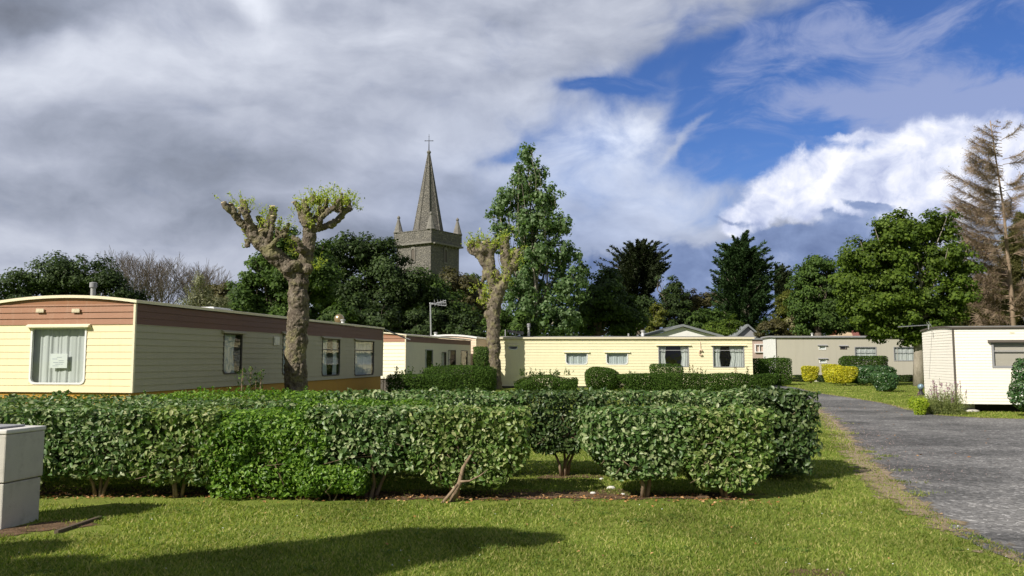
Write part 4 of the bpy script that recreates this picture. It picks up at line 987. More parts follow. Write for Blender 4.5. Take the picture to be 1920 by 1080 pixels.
# white gabled lodge behind
def gable(name, label, cat, pxl, pxr, pya, pye, Y, wall, roof_m, depth=8, over=.25, thick=.16, group=None, side=None):
    a, b = at(pxl, pye, Y), at(pxr, pye, Y); ap = at((pxl+pxr)/2, pya, Y); t = thing(name, label, cat, ((a.x+b.x)/2, Y, 0), 0, group)
    W2 = (b.x-a.x)/2-over; ze, za = a.z, ap.z-thick; m = MB(); sl = (za-ze)/(W2+over)
    m.box(-W2, W2, 0, depth, -.02, ze+.02); m.poly([(-W2, -.002, ze), (W2, -.002, ze), (0, -.002, za-.04)]); m.build('wall', wall, t)
    s = MB()
    for sg in (-1, 1):
        e = sg*(W2+over)
        top = [(0, -over, za+thick), (0, depth, za+thick), (e, depth, ze+thick*.6), (e, -over, ze+thick*.6)]; bot = [(x, y, z-thick) for x, y, z in top]
        if sg > 0: top = top[::-1]; bot = bot[::-1]
        s.poly(top); s.poly(bot[::-1])
        for i in range(4): j = (i+1) % 4; s.poly([top[i], top[j], bot[j], bot[i]])
    s.build('roof', roof_m, t); return t
G1 = gable('lodge', 'white boarded lodge with a low grey gable roof rising behind the yellow caravan', 'lodge', 1204, 1356, 608, 632, 56, 'white', 'slate', 9)
sb = MB()
for i in range(12): sb.box(-2.3+i*.02, 2.3-i*.02, -.012, -.003, 2.9+i*.11, 2.905+i*.11+.09) if i < 8 else None
G2 = gable('outbuilding', 'small shed with a steep grey roof slope right of the yellow caravan', 'shed', 1368, 1436, 608, 640, 64, 'grey_trim', 'slate', 6)
# pinkish low building with white unit
pb = at(1430, 671, 60); PBt = thing('outbuilding', 'low pinkish flat roofed building in the gap between yellow and grey caravans', 'shed', (pb.x, 60, 0))
m = MB(); m.box(-1.4, 2.2, 0, 4, -.02, 2.95); m.build('wall', 'pink_render', PBt); m = MB(); m.box(-1.5, 2.3, -.1, 4.1, 2.952, 3.08); m.build('roof', 'slate', PBt)
wx = at(1424, 652, 59.9); WW = Wall(PBt, (-1.4, 0), (1, 0), (0, -1)); 
m = MB()
u, z = WW.uz(1415, 661); u2, z2 = WW.uz(1432, 645)
window(WW, (u, u2, z, z2), frame='white', fw=.07, mullion=[.5], proud=.12, name='window')
# house beyond with red roofs
hb = at(1586, 671, 92); HB = thing('house', 'house with peach gable and dark red tiled roof, mostly hidden behind the oak', 'house', (hb.x, 92, 0))
k = 92/F; m = MB(); zt = at(0, 611, 92).z; ze = at(0, 628, 92).z
m.box(-14*k, 14*k, 0, 6, -.05, ze); m.poly([(-14*k, -.01, ze), (14*k, -.01, ze), (4*k, -.01, zt), (-2*k, -.01, zt)]); m.build('wall', 'buff', HB)
m = MB(); m.box(15*k, 60*k, 1, 7, -.05, ze-.3); m.build('wall', 'buff', HB)
m = MB(); zr = at(0, 598, 93).z
m.poly([(12*k, .9, ze-.4), (62*k, .9, ze-.4), (56*k, 4, zr), (14*k, 4, zr)]); m.poly([(12*k, 7.1, ze-.4), (14*k, 4, zr), (56*k, 4, zr), (62*k, 7.1, ze-.4)])
m.box(-34*k, -15.2*k, 2, 6, ze-.9, ze-.05); m.build('roof', 'red_tile', HB)

# ------------------------------------------------------------------ church
def church():
    th = R(34); a_ = 6.95; Cn = at(806, 671, 120); L = Vector((-math.cos(th), math.sin(th), 0)); Rr = Vector((math.sin(th), math.cos(th), 0))
    ctr = Vector((Cn.x, 120, 0))+(L+Rr)*a_/2; rz = -th
    t = thing('church_tower', 'weathered stone church tower with a tall octagonal spire and corner pinnacles', 'church', ctr, rz)
    s = a_/2; zp = at(806, 431, 120).z; zb = at(806, 456, 120).z; zt = at(800, 286, 124.5).z
    m = MB(); m.box(-s, s, -s, s, -.1, zb); m.build('tower', 'stone', t)
    m = MB(); m.box(-s-.5, s+.5, -s-.5, s+.5, zb, zb+.28)
    for i in range(9):
        for sx in (-1, 1):
            q = -s+.3+i*(2*s-.6)/8; m.box(q-.09, q+.09, sx*(s+.10)-.12, sx*(s+.10)+.12, zb-.22, zb-.003); m.box(sx*(s+.10)-.12, sx*(s+.10)+.12, q-.09, q+.09, zb-.22, zb-.004)
    m.build('cornice', 'stone_dark', t)
    m = MB(); e = s+.3
    m.box(-e, e, -e, -e+.4, zb+.282, zp); m.box(-e, e, e-.4, e, zb+.282, zp); m.box(-e, -e+.4, -e+.4, e-.4, zb+.282, zp-.003); m.box(e-.4, e, -e+.4, e-.4, zb+.282, zp-.003); m.box(-e+.4, e-.4, -e+.4, e-.4, zb+.282, zb+.5)
    m.box(-e-.06, e+.06, -e-.06, -e+.46, zp+.002, zp+.14); m.box(-e-.06, e+.06, e-.46, e+.06, zp+.002, zp+.14); m.box(-e-.06, -e+.46, -e+.46, e-.46, zp+.002, zp+.14); m.box(e-.46, e+.06, -e+.46, e-.46, zp+.002, zp+.14)
    m.build('parapet', 'stone', t)
    m = MB(); r0 = 2.62; K = 26; z0s = zp-1.2
    prof = [(r0*(1-i/K)+.14*(i/K), z0s+(zt-z0s)*i/K) for i in range(K+1)]
    m.lathe(prof, 8); o = m.build('spire', 'stone', t)
    m = MB()
    for j in range(8):
        an = 2*math.pi*j/8; m.tube([(r0*math.cos(an), r0*math.sin(an), z0s), (.14*math.cos(an), .14*math.sin(an), zt)], [.12, .07], 5)
    m.build('rib', 'stone', o)
    m = MB(); m.lathe([(.14, zt-.15), (.32, zt), (.34, zt+.18), (.2, zt+.38), (.06, zt+.45)], 10); m.build('finial', 'stone_dark', o)
    m = MB(); zc = at(800, 250, 124.5).z; zx = at(800, 263, 124.5).z; m.tube([(0, 0, zt+.3), (0, 0, zx-.9), (0, 0, zc)], [.09, .07, .02], 6)
    dx = Vector((math.cos(th), math.sin(th), 0)); m.tube([-dx*.62+Vector((0, 0, zx)), dx*.62+Vector((0, 0, zx))], .05, 6)
    for q in (-.62, .62): m.lathe([(.01, -.1), (.1, 0), (.01, .1)], 8, tuple(dx*q+Vector((0, 0, zx))))
    for q in (-.7, .7): m.lathe([(.01, -.08), (.09, 0), (.01, .08)], 8, (0, 0, zx+q))
    m.build('cross', 'iron', t)
    for sx in (-1, 1):
        for sy in (-1, 1):
            m = MB(); c = (sx*(e-.5), sy*(e-.5), zp+.1); m.lathe([(.76, 0), (.76, .15), (.68, .25), (.16, 2.25), (.25, 2.35), (.25, 2.5), (.08, 2.75)], 8, c); m.build('pinnacle', 'stone_dark', t)
    for d, n in (((1, 0), (0, -1)), ((0, 1), (-1, 0)), ((0, 1), (1, 0)), ((1, 0), (0, 1))):
        o_ = Vector((n[0]*s, n[1]*s, 0)); B = Matrix(((d[0], n[0], 0, o_.x), (d[1], n[1], 0, o_.y), (0, 0, 1, 0), (0, 0, 0, 1)))
        zc0 = at(806, 489, 121).z; hh = 1.55; w = .36
        P = [(-w, 0), (w, 0), (w, hh)]+[(w*math.cos(x), hh+w*1.2*math.sin(x)) for x in np.linspace(0, math.pi, 9)[1:-1]]+[(-w, hh)]
        m = MB(); m.poly([tuple(B @ Vector((x, .012, zc0+z))) for x, z in P]); fr = MB()
        for i in range(len(P)):
            a, b = P[i], P[(i+1) % len(P)]; g = lambda p, k2: (p[0]*k2, (p[1]-hh/2)*k2+hh/2)
            A, Bq = g(a, 1.32), g(b, 1.32)
            fr.poly([tuple(B @ Vector((x, .10, zc0+z))) for x, z in (a, b, Bq, A)]); fr.poly([tuple(B @ Vector(v)) for v in ((a[0], 0, zc0+a[1]), (b[0], 0, zc0+b[1]), (b[0], .10, zc0+b[1]), (a[0], .10, zc0+a[1]))])
        f_ = fr.build('belfry_window', 'stone_dark', t); m.build('louvre', 'dark_trim', f_)
        m = MB(); m.box(-.1, .1, -.5, .9, zb-.1, zb+.1, X=B @ Matrix.Translation((-s, 0, 0))); m.build('gargoyle', 'stone_dark', t)
church()

# ------------------------------------------------------------------ concrete meter pillar
def pillar():
    Yp = 7.35; tl = at(22, 806, Yp); ang = R(30)
    base = gnd(2, 994); Rc = gnd(73, 975)
    d = Vector((Rc.x-base.x, Rc.y-base.y, 0)); w = d.length; d.normalize(); nrm_ = Vector((d.y, -d.x, 0))
    rz = math.atan2(d.y, d.x); t = thing('meter_pillar', 'squat concrete service pillar with a pale cap at the left edge of the lawn', 'concrete pillar', (base.x, base.y, 0), rz)
    zt = at(22, 806, base.y).z; zj = at(8, 906, base.y).z; dp = .62
    def bev(x0, x1, y0, y1, z0, z1, b, mat, nm):
        bm = MB(); bm.box(x0, x1, y0, y1, z0, z1); o = bm.build(nm, mat, t); md = o.modifiers.new('bevel', 'BEVEL'); md.width = b; md.segments = 2; return o
    bev(0, w, -.0, dp, -.03, zj-.008, .012, 'concrete', 'lower_block'); bev(-.012, w+.012, -.012, dp+.012, zj, zt-.045, .014, 'concrete', 'upper_block')
    bev(-.02, w+.02, -.02, dp+.02, zt-.043, zt, .012, 'concrete_cap', 'cap')
    bev(.03, w-.1, .12, dp-.03, zt+.002, zt+.02, .006, 'grey_trim', 'lid')
    # board edging in the grass
    g0, g1 = gnd(105, 1001), gnd(188, 973); tt = tag(MB_board(g0, g1), 'short dark board edging the soil beside the concrete pillar', 'board')
def MB_board(a, b):
    m = MB(); d = (b-a); L = d.length; X = Matrix.Rotation(math.atan2(d.y, d.x), 4, 'Z'); m.box(0, L, -.02, .02, -.03, .03, X=X); o = m.build('edging_board', 'wood_dark', None); o.location = a; return o
pillar()

# ------------------------------------------------------------------ hedges near the camera
def X9(px, Y=9.1): return at(px, 671, Y).x
GN = 'shrubs of the double hedge in the foreground'
def nh(label, p0, p1, mat, n, y0=9.1, y1=9.95, z0=.16, z1=1.02, Y=None, **k):
    Y = Y or y0; kw = dict(hi=True, leaf=.066, group=GN, stems=3, taper=.25, tz=.42, noise=.055, round_=18, shell=.09, inner=.035, wr=.54, nf=6.5, loose=.5, sprigs=6, sprig_h=.09); kw.update(k); n = int(n*1.12); kw['taper'] *= .95 if p0 > 760 else .6; p0 -= 9; p1 += 9; lf = kw.pop('leaf')
    return shrub(label, 'hedge shrub', X9(p0, Y), X9(p1, Y), y0, y1, z0, z1, n, lf, mat, **kw)
nh('silver green hedge shrub at the far left, half behind the concrete pillar', -170, 95, 'f_silver', 7500, z1=1.03)
nh('silver leaved hedge shrub directly right of the concrete pillar', 70, 268, 'f_silver', 7500, z0=.24, taper=.4, z1=1.02)
nh('olive silver hedge shrub with orange dying leaves, left of the bright green shrub', 245, 402, 'f_silver_y', 6500, taper=.45, z1=1.01)
nh('bright green privet shrub in the front hedge, leafy down to the ground', 366, 612, 'f_privet', 13500, leaf=.052, z0=.03, z1=1.0, taper=.22, y0=9.08, noise=.12, nf=5, up=.5, round_=5)
nh('pale silver hedge shrub between the bright green privet and the twisted stem shrub', 580, 800, 'f_silver', 8500, z0=.30, taper=.25, stemr=.024)
nh('small bright green bush growing low at the foot of the front hedge', 560, 682, 'f_privet', 3800, leaf=.045, z0=.02, z1=.40, y0=8.98, y1=9.4, stems=2, stemr=.008, taper=.2, noise=.07, round_=2.6)
nh('yellowish hedge shrub with a twisted bare stem at the end of the left front row', 772, 985, 'f_silver_y', 8500, z0=.12, taper=.45, stems=3, stemr=.024, sx=X9(852))
nh('silver hedge shrub on two thin trunks, left part of the right hand block', 1100, 1305, 'f_silver', 8500, z0=.22, taper=.50, stems=2, stemr=.026, tz=.42, sx=X9(1212))
nh('silver hedge shrub at the right front end of the foreground hedge', 1285, 1452, 'f_silver_y', 7500, z0=.10, taper=.40, stems=4, stemr=.022)
FR = dict(y0=10.7, y1=11.75, z1=1.14, z0=.2)
nh('silver hedge shrub in the rear row behind the far left end', -60, 300, 'f_silver', 7000, **{**FR, 'z1': 1.08})
nh('fine leaved bright green privet in the rear row, topping the hedge below the cream caravan', 285, 600, 'f_privet', 12500, leaf=.045, sprigs=26, **FR)
nh('silver hedge shrub in the rear row right of the big pollard trunk', 590, 800, 'f_silver', 7000, sprigs=5, **FR)
nh('grey green hedge shrub in the rear row left of the gap', 785, 978, 'f_silver', 7000, sprigs=4, **FR)
nh('green hedge shrub on forked bare stems seen through the gap in the front row', 962, 1128, 'f_silver_d', 7500, taper=.55, stems=4, stemr=.022, sx=X9(1060, 10.7), **{**FR, 'z0': .32})
nh('silver hedge shrub in the rear row behind the two thin trunks', 1115, 1300, 'f_silver', 6500, **FR)
nh('silver hedge shrub in the rear row, second from its right end', 1285, 1440, 'f_silver', 6500, **FR)
nh('dark glossy hedge shrub closing the right end of the rear row', 1425, 1528, 'f_silver_d', 8500, leaf=.08, taper=.22, y0=10.5, y1=11.8, z0=.08, z1=1.15, sx=X9(1468, 10.7))
# leafy middle between the rows on the left (the hedge is a solid mass there)
nh('silver hedge shrub filling the top of the hedge behind the bright green privet', 250, 560, 'f_silver', 6500, y0=9.9, y1=10.75, z0=.45, z1=1.06, Y=10.1)
nh('silver hedge shrub filling the top of the hedge behind the concrete pillar', -120, 260, 'f_silver', 6500, y0=9.9, y1=10.75, z0=.45, z1=1.05, Y=10.1)
nh('yellow green hedge shrub filling the top of the hedge right of the bright privet', 550, 800, 'f_privet', 7500, leaf=.05, y0=9.9, y1=10.75, z0=.45, z1=1.07, Y=10.1)
# twisted stem visible at the left row's end
tw = MB(); P = [at(x, y, 9.13) for x, y in ((846, 938), (862, 905), (868, 878), (880, 858), (890, 842))]; P[0].z = -.02
tw.tube(P, [.034, .028, .022, .016, .008], 8)
P2 = [at(x, y, 8.95) for x, y in ((862, 903), (880, 902), (900, 892), (915, 880))]; tw.tube(P2, [.014, .011, .008, .004], 6)
P3 = [at(x, y, 9.05) for x, y in ((828, 938), (845, 925), (858, 908))]; P3[0].z = -.02; tw.tube(P3, [.022, .02, .016], 6)
host = [o for o in COL.objects if o.get('label', '').startswith('yellowish hedge shrub')][0]
tw.build('stem', 'stem', host, world=True, smooth=True)
# sprig with dark leaves in front of the caravan wall
def sprout(label, Y, spots, hpx, leaf, mat, per=60, group=None):
    a = at(spots[0][0], 725, Y); t = thing('sprouting_shrub', label, 'shrub', (a.x, Y, 0), 0, group); S = []; m = MB()
    for (px, py, h) in spots:
        p = at(px, py, Y); zt = p.z; zb = zt-h; m.tube([(p.x, Y, 0), (p.x+.02, Y, zb), (p.x+.03, Y, zt)], [.02, .014, .005], 5)
        k = per; f = rng.random(k); S.append(np.stack([p.x+.03*f+rng.normal(size=k)*.055*(1.1-f*.6), Y+rng.normal(size=k)*.055, zb+f*h], 1))
    P = np.vstack(S); leafy('foliage', P, rdir(len(P)), leaf, mat, t, .4, False, .4); m.build('stem', 'stem', t, world=True)
sprout('dark upright sprig poking above the hedge in front of the shaded caravan wall', 14.2, [(452, 690, .5), (468, 688, .5), (478, 700, .35), (487, 694, .4)], 0, .085, 'f_mid', 46)

# ------------------------------------------------------------------ hedges and bushes further back
def fh(label, p0, p1, Y, ytop, zb, dpt, mat, n, leaf=.075, ybot=None, name='hedge', cat='hedge', **k):
    kw = dict(stems=2, taper=.08, tz=.6, noise=.07, round_=6, shell=.14, inner=.05, wr=.6, stemr=.03, nf=2.5, group=None); kw.update(k)
    z1 = at(960, ytop, Y).z; n = int(n*1.6)
    return shrub(label, cat, at(p0, 671, Y).x, at(p1, 671, Y).x, Y, Y+dpt, zb, z1, n, leaf, mat, name=name, **kw)
GH = 'clipped green hedges in front of the caravans'
fh('low dark clipped hedge in front of the white end of the second caravan', 722, 850, 27, 702, 0, 1.2, 'f_box', 11000, .06, sprigs=40, group=GH, sprig_h=.35)
fh('taller dark clipped hedge block left of the second bare pollard', 790, 930, 30, 685, 0, 1.6, 'f_box', 15000, .06, sprigs=10, group=GH)
fh('small leafy upright bush between the peach caravan and the second pollard trunk', 886, 918, 39, 650, 0, 1.0, 'f_mid', 5000, .08, name='bush', cat='bush', round_=2.6, noise=.15)
fh('loose topped green bush against the pale yellow wall, right of the second pollard', 962, 1086, 37.5, 703, 0, 1.4, 'f_box', 9500, .07, sprigs=60, name='bush', cat='bush', noise=.14, round_=3, sprig_h=.4)
fh('round dark clipped bush in front of the yellow caravan, left end of the long hedge', 1100, 1166, 37, 687, 0, 1.7, 'f_box', 8500, .065, name='bush', cat='bush', round_=2.8)
fh('long low dark hedge in front of the yellow caravan', 1150, 1461, 36.5, 700, 0, 1.3, 'f_box', 30000, .065, sprigs=30, group=GH, stems=5, sprig_h=.25)
fh('small squared hedge block below the first open window of the yellow caravan', 1222, 1284, 39.5, 682, 0, 1.2, 'f_box', 6500, .065, group=GH)
sprout('reddish rose sprigs standing up between the two open curtained windows', 40.5, [(1291, 682, .6), (1298, 685, .5), (1306, 690, .5), (1313, 687, .6), (1378, 688, .5), (1400, 687, .5)], 0, .10, 'f_rose', 26)
sprout('thin reddish sprigs in front of the white end wall of the second caravan', 28.5, [(752, 694, .5), (758, 698, .4), (737, 703, .3), (718, 706, .3), (745, 703, .3)], 0, .07, 'f_rose', 28)
fh('dark clipped hedge in the gap right of the yellow caravan', 1408, 1445, 46, 672, 0, 1.5, 'f_box', 6000, .075, group=GH)
fh('dark square clipped hedge at the left end of the grey caravan', 1438, 1489, 47, 671, 0, 2.0, 'f_box', 9000, .075, sprigs=6, group=GH)
GG = 'golden leaved bushes in front of the grey caravan'
fh('small golden bush standing alone at the grey caravan', 1508, 1537, 50.5, 686, .12, .9, 'f_gold', 3800, .085, name='golden_bush', cat='golden bush', group=GG, taper=.25, noise=.1)
fh('golden bush tucked behind the larger golden bush', 1550, 1584, 49.5, 683, .1, 1.0, 'f_gold', 4200, .085, name='golden_bush', cat='golden bush', group=GG, taper=.25, noise=.1)
fh('larger golden bush next to the dark laurel on the lawn', 1563, 1612, 46, 687, .15, 1.3, 'f_gold', 6500, .085, name='golden_bush', cat='golden bush', group=GG, taper=.35, noise=.1)
fh('dark green clipped hedge block below the left grey caravan window', 1582, 1671, 50.5, 667, .0, 1.3, 'f_box', 13000, .08, group=GH)
fh('glossy green laurel bush right of the larger golden bush', 1605, 1682, 46, 686, .1, 1.8, 'f_laurel', 8500, .11, name='laurel_bush', cat='laurel bush', noise=.12, taper=.2)
fh('glossy laurel bush nearest the drive, leaning left of the oak trunk', 1645, 1700, 37.5, 699, .08, 1.4, 'f_laurel', 6500, .10, name='laurel_bush', cat='laurel bush', noise=.12, taper=.55, tz=.8)
fh('leafy green hedge at the right edge, in front of the ivory caravan', 1944, 2080, 21, 672, .05, 1.6, 'f_laurel', 9000, .085, noise=.12, round_=3.5, stems=3)
fh('bright lime green clump at the foot of the ivory caravan', 1713, 1746, 22.6, 748, 0, .5, 'f_lime', 3600, .04, name='garden_plant', cat='garden plant', round_=2.2, noise=.16, nf=7, sprigs=14, sprig_h=.12, stems=0)
def herb():
    Y = 23.0; x0, x1 = at(1735, 671, Y).x, at(1796, 671, Y).x; t = thing('garden_plant', 'tangled grey green lavender and herbs with mauve flower spikes by the ivory caravan corner', 'garden plant', ((x0+x1)/2, Y, 0))
    S = []; A = []; Fl = []
    for i in range(300):
        bx, by = rng.uniform(x0, x1), Y+rng.uniform(-.25, .25); tip = np.array([bx+rng.normal()*.12, by+rng.normal()*.1, rng.uniform(.25, .68)]); k = 34
        f = rng.random(k); b = np.array([bx, by, 0]); S.append(b+(tip-b)*f[:, None]+rng.normal(size=(k, 3))*.02); A.append(np.repeat([(tip-b)], k, 0)+rng.normal(size=(k, 3))*.4)
        if rng.random() < .22:
            L = rng.uniform(.1, .4); g = rng.random(14); Fl.append(tip+np.c_[rng.normal(size=(14, 2))*.012, .02+L*(g*.5+.5)]); S.append(tip+np.c_[np.zeros((10, 2)), np.linspace(0, L, 10)]); A.append(np.repeat([[0, 0, 1.]], 10, 0))
    P = np.vstack(S); me = leaf_mesh('foliage', P-np.array(t.location), np.vstack(A), rdir(len(P)), .055*rng.uniform(.6, 1.3, len(P)), .22); link('foliage', me, 'f_herb', t)
    P = np.vstack(Fl); tag(leafy('flowers', P, rdir(len(P)), .035, 'flower_purple', t, .6), kind='stuff')
herb()
for lab, px, py, s in (('pale rounded stone under the edge of the ivory caravan', 1824, 772, .16), ('small flat stone beside the herbs at the ivory caravan', 1755, 773, .13)):
    g = gnd(px, py); me = bpy.data.meshes.new('stone'); m = MB(); m.lathe([(s*.2, -.02), (s, .0), (s*.95, s*.25), (s*.5, s*.42), (.01, s*.45)], 9); o = m.build('stone', 'concrete', None, smooth=True); o.location = g; o.scale = (1.3, .8, 1); tag(o, lab, 'stone')
for lab, px, py, s in (('largest pale stone lying in the hedge gap by the two thin trunks', 1146, 917, .045), ('small pale stone left of the two thin hedge trunks', 1112, 926, .03), ('small pale stone in the soil nearest the two thin hedge trunks', 1168, 928, .025), ('small white stone on the grass behind the hedge soil', 1128, 899, .025)):
    g = gnd(px, py); m = MB(); m.lathe([(s*.4, -.01), (s, .004), (s*.9, s*.5), (s*.5, s*.8), (.002, s*.85)], 8); o = m.build('stone', 'concrete_cap', None, smooth=True); o.location = g; o.scale = (1.25, .8, 1); tag(o, lab, 'stone', 'pale stones in the gap of the hedge')
# garden ornament by the oak trunk
g = gnd(1727, 741); GO = thing('garden_ornament', 'small shiny blue white ball ornament on a dark foot beside the oak trunk', 'garden ornament', g)
m = MB(); m.lathe([(.14, -.02), (.15, .05), (.08, .12), (.06, .22), (.10, .27)], 12); m.build('foot', 'black', GO, smooth=True)
M['ball'] = surf('glazed_blue_ball', (.22, .32, .38), .2, metal=.3, var=.3)
m = MB(); m.lathe([(.13*math.sin(a), .36-.13*math.cos(a)) for a in np.linspace(.15, 3.1, 12)], 16); m.build('ball', 'ball', GO, smooth=True)
# lattice and dark groundcover under the grey caravan
fh('dark low ground plants along the foot of the grey caravan', 1486, 1720, 53.2, 703, 0, .6, 'f_dark', 7000, .09, name='ground_cover', cat='ground plants', noise=.15, stems=0)

# ------------------------------------------------------------------ pollards
def pollard(label, Y, chains, knobs, sprouts, cuts, voxel, disp, n_leaf, leaf, bias=None, seed=3):
    rr = random.Random(seed); b = at(chains[0][0][0], 671, Y); t = thing('pollarded_tree', label, 'tree', (b.x, Y, 0), 0, 'heavily pruned bare pollards'); k = Y/F
    m = MB(); dep = {}
    def P(q):
        key = (q[0], q[1])
        dy = q[3] if len(q) > 3 else 0
        p = at(q[0], q[1], Y); return Vector((p.x, Y+dy, p.z))
    for ch in chains:
        pts = [P(q) for q in ch]; rad = [q[2]*k*.91 for q in ch]
        if ch is chains[0]: pts[0].z = -.15
        # densify with wobble
        pp, rd = [], []
        for i in range(len(pts)-1):
            for j in range(4):
                f = j/4; p = pts[i].lerp(pts[i+1], f); r_ = rad[i]*(1-f)+rad[i+1]*f
                p += Vector((rr.gauss(0, .07), rr.gauss(0, .07), 0))*r_; pp.append(p); rd.append(r_*(1+rr.gauss(0, .03)))
        pp.append(pts[-1]); rd.append(rad[-1])
        m.tube(pp, rd, 12)
    for q in knobs:
        c = P(q); r_ = q[2]*k*.88; m.lathe([(r_*math.sin(a), -r_*math.cos(a)*.9) for a in np.linspace(.1, 3.04, 8)], 10, tuple(c))
    for (px, py, rad, cnt) in sprouts[:12]:
        for i in range(3):
            a_ = P((px+rr.uniform(-.35, .35)*rad, py+rad*.75, rr.uniform(-.25, .25))); b_ = P((px+rr.uniform(-.7, .7)*rad, py-rr.uniform(.0, .6)*rad, rr.uniform(-.5, .4))); w_ = rr.uniform(2.2, 4.2)*k
            m.tube([a_, a_.lerp(b_, .5), b_], [w_*1.25, w_, w_*.85], 8)
    o = m.build('trunk', 'bark_pollard', t, world=True, smooth=True)
    md = o.modifiers.new('remesh', 'REMESH'); md.mode = 'VOXEL'; md.voxel_size = voxel; md.use_smooth_shade = True
    sm = o.modifiers.new('smooth', 'SMOOTH'); sm.iterations = 3; sm.factor = .5
    for (nm, sc, st) in (('lumps', disp*6, disp*1.2), ('bark', disp*2.4, disp*1.9), ('ridges', disp*1.0, disp*1.1)):
        tx = bpy.data.textures.new(nm, 'CLOUDS'); tx.noise_scale = sc; tx.noise_depth = 2; d = o.modifiers.new(nm, 'DISPLACE'); d.texture = tx; d.strength = st; d.mid_level = .5; d.texture_coords = 'LOCAL'
    c = MB()
    for q, dx, dy in cuts:
        p = P(q); d = Vector((dx, rr.uniform(-.4, .1), -dy)).normalized(); r_ = q[2]*k; c.tube([p, p+d*.02], [r_, r_*.98], 10)
    if cuts: c.build('cut_face', 'cut_wood', t, world=True)
    S = []; N = []; st = MB()
    for (px, py, rad, cnt) in sprouts:
        c0 = at(px, py, Y); r_ = rad*k
        for i in range(cnt):
            o_ = Vector((rr.gauss(0, .5), rr.gauss(0, .5), rr.gauss(0, .4)))*r_; s = c0+o_; d = Vector((o_.x*.8, o_.y*.8, r_*.7)).normalized(); L = r_*rr.uniform(.35, .95); e = s+d*L
            st.tube([s, e], [.008*k*60, .004*k*60], 3, cap=False)
            kk = n_leaf; f = rng.random(kk)**.7; S.append(np.array(s)+np.outer(f, np.array(e-s))+rng.normal(size=(kk, 3))*leaf*.5); N.append(rdir(kk))
    tag(st.build('shoots', 'f_sprout', t, world=True), kind='stuff')
    leafy('foliage', np.vstack(S), np.vstack(N), leaf, 'f_sprout', t, .45, False, .4, .8)
    return t
YP = 20.0
pollard('nearest pollarded tree, thick trunk forking into two knobbly heads', YP,
  [[(553, 735, 25), (554, 690, 23), (557, 640, 22), (559, 590, 21.5), (561, 550, 20.5), (562, 512, 19)],
   [(556, 520, 17, 0), (533, 494, 17, -.1), (508, 470, 15.5, -.2), (486, 450, 14.5, -.2), (472, 432, 11, -.2)],
   [(568, 512, 16), (574, 480, 15, .05), (578, 452, 14, .1), (579, 425, 14, .1), (574, 408, 11)],
   [(478, 440, 9, -.2), (461, 424, 8, -.3), (449, 405, 7, -.4), (442, 390, 5.5, -.4)], [(449, 405, 6.5, -.4), (437, 396, 6, -.5), (434, 388, 5.5, -.5)],
   [(472, 436, 8, -.1), (466, 412, 7, 0), (458, 392, 6.5, .1), (454, 376, 6, .1)], [(480, 436, 7, -.3), (474, 412, 6, -.5), (463, 398, 5.5, -.5)],
   [(490, 448, 8, -.1), (500, 425, 7.5, 0), (508, 405, 6.5, 0), (511, 388, 6, 0)], [(508, 460, 6, -.3), (518, 440, 5.5, -.4), (521, 412, 5, -.4)],
   [(482, 440, 5, .2), (484, 418, 4.5, .3), (476, 404, 4, .3)], [(500, 420, 4.5, .2), (490, 412, 4.5, .3), (474, 402, 4, .3)], [(478, 452, 7, .1), (462, 440, 6, .2), (452, 428, 5, .2)],
   [(571, 420, 8, .1), (562, 402, 6.5, .1), (558, 385, 5.5, 0), (552, 380, 5)], [(576, 414, 7.5, 0), (577, 395, 7, -.1), (572, 376, 6.5, -.1)],
   [(582, 416, 8, .1), (594, 402, 7, .2), (606, 388, 6, .2), (609, 374, 5.5, .2)], [(585, 430, 8, .1), (603, 426, 7, 0), (622, 422, 7.5, 0), (636, 410, 7, 0), (645, 398, 5.5, 0), (660, 391, 4, 0)],
   [(600, 425, 6, -.1), (606, 410, 5.5, -.2), (618, 400, 5.5, -.2), (632, 390, 5, -.2), (640, 376, 4.5, -.2)], [(612, 396, 5, .2), (622, 382, 4.5, .3), (626, 370, 4, .3)], [(642, 400, 4, 0), (650, 385, 3.5, .1), (655, 372, 3, .1)],
   [(574, 470, 6, -.3), (566, 455, 5, -.4), (556, 448, 4, -.4)], [(505, 475, 5, -.3), (520, 462, 5, -.4), (530, 452, 4, -.4)]],
  [(563, 503, 18), (578, 418, 15), (556, 500, 14, -.2), (580, 505, 12, -.15), (483, 445, 17, -.2), (500, 440, 13, -.2), (545, 508, 13, -.2), (571, 470, 11, -.2), (620, 422, 10), (470, 425, 11)],
  [(448, 398, 22, 26), (462, 385, 18, 14), (478, 430, 24, 16), (505, 405, 22, 20), (527, 430, 22, 26), (466, 452, 14, 8), (556, 460, 18, 16), (572, 395, 24, 30), (600, 385, 26, 46), (635, 378, 26, 50), (655, 382, 18, 22), (590, 370, 18, 18), (595, 500, 18, 16), (575, 425, 16, 10), (545, 478, 14, 8)],
  [((454, 375, 5.6, .1), -.1, -1), ((511, 387, 5.6), .05, -1), ((572, 375, 6), -.1, -1), ((609, 373, 5.2, .2), .1, -1), ((433, 387, 5.2, -.5), -.3, -1), ((442, 389, 5.2, -.4), -.1, -1), ((521, 411, 4.8, -.4), 0, -1), ((463, 397, 5.3, -.5), -.3, -1), ((500, 436, 6, -.45), .1, .2), ((578, 412, 5, -.3), 0, .3), ((551, 379, 4.8), -.4, -1)],
  .019, .034, 8, .075)
YQ = 42.0
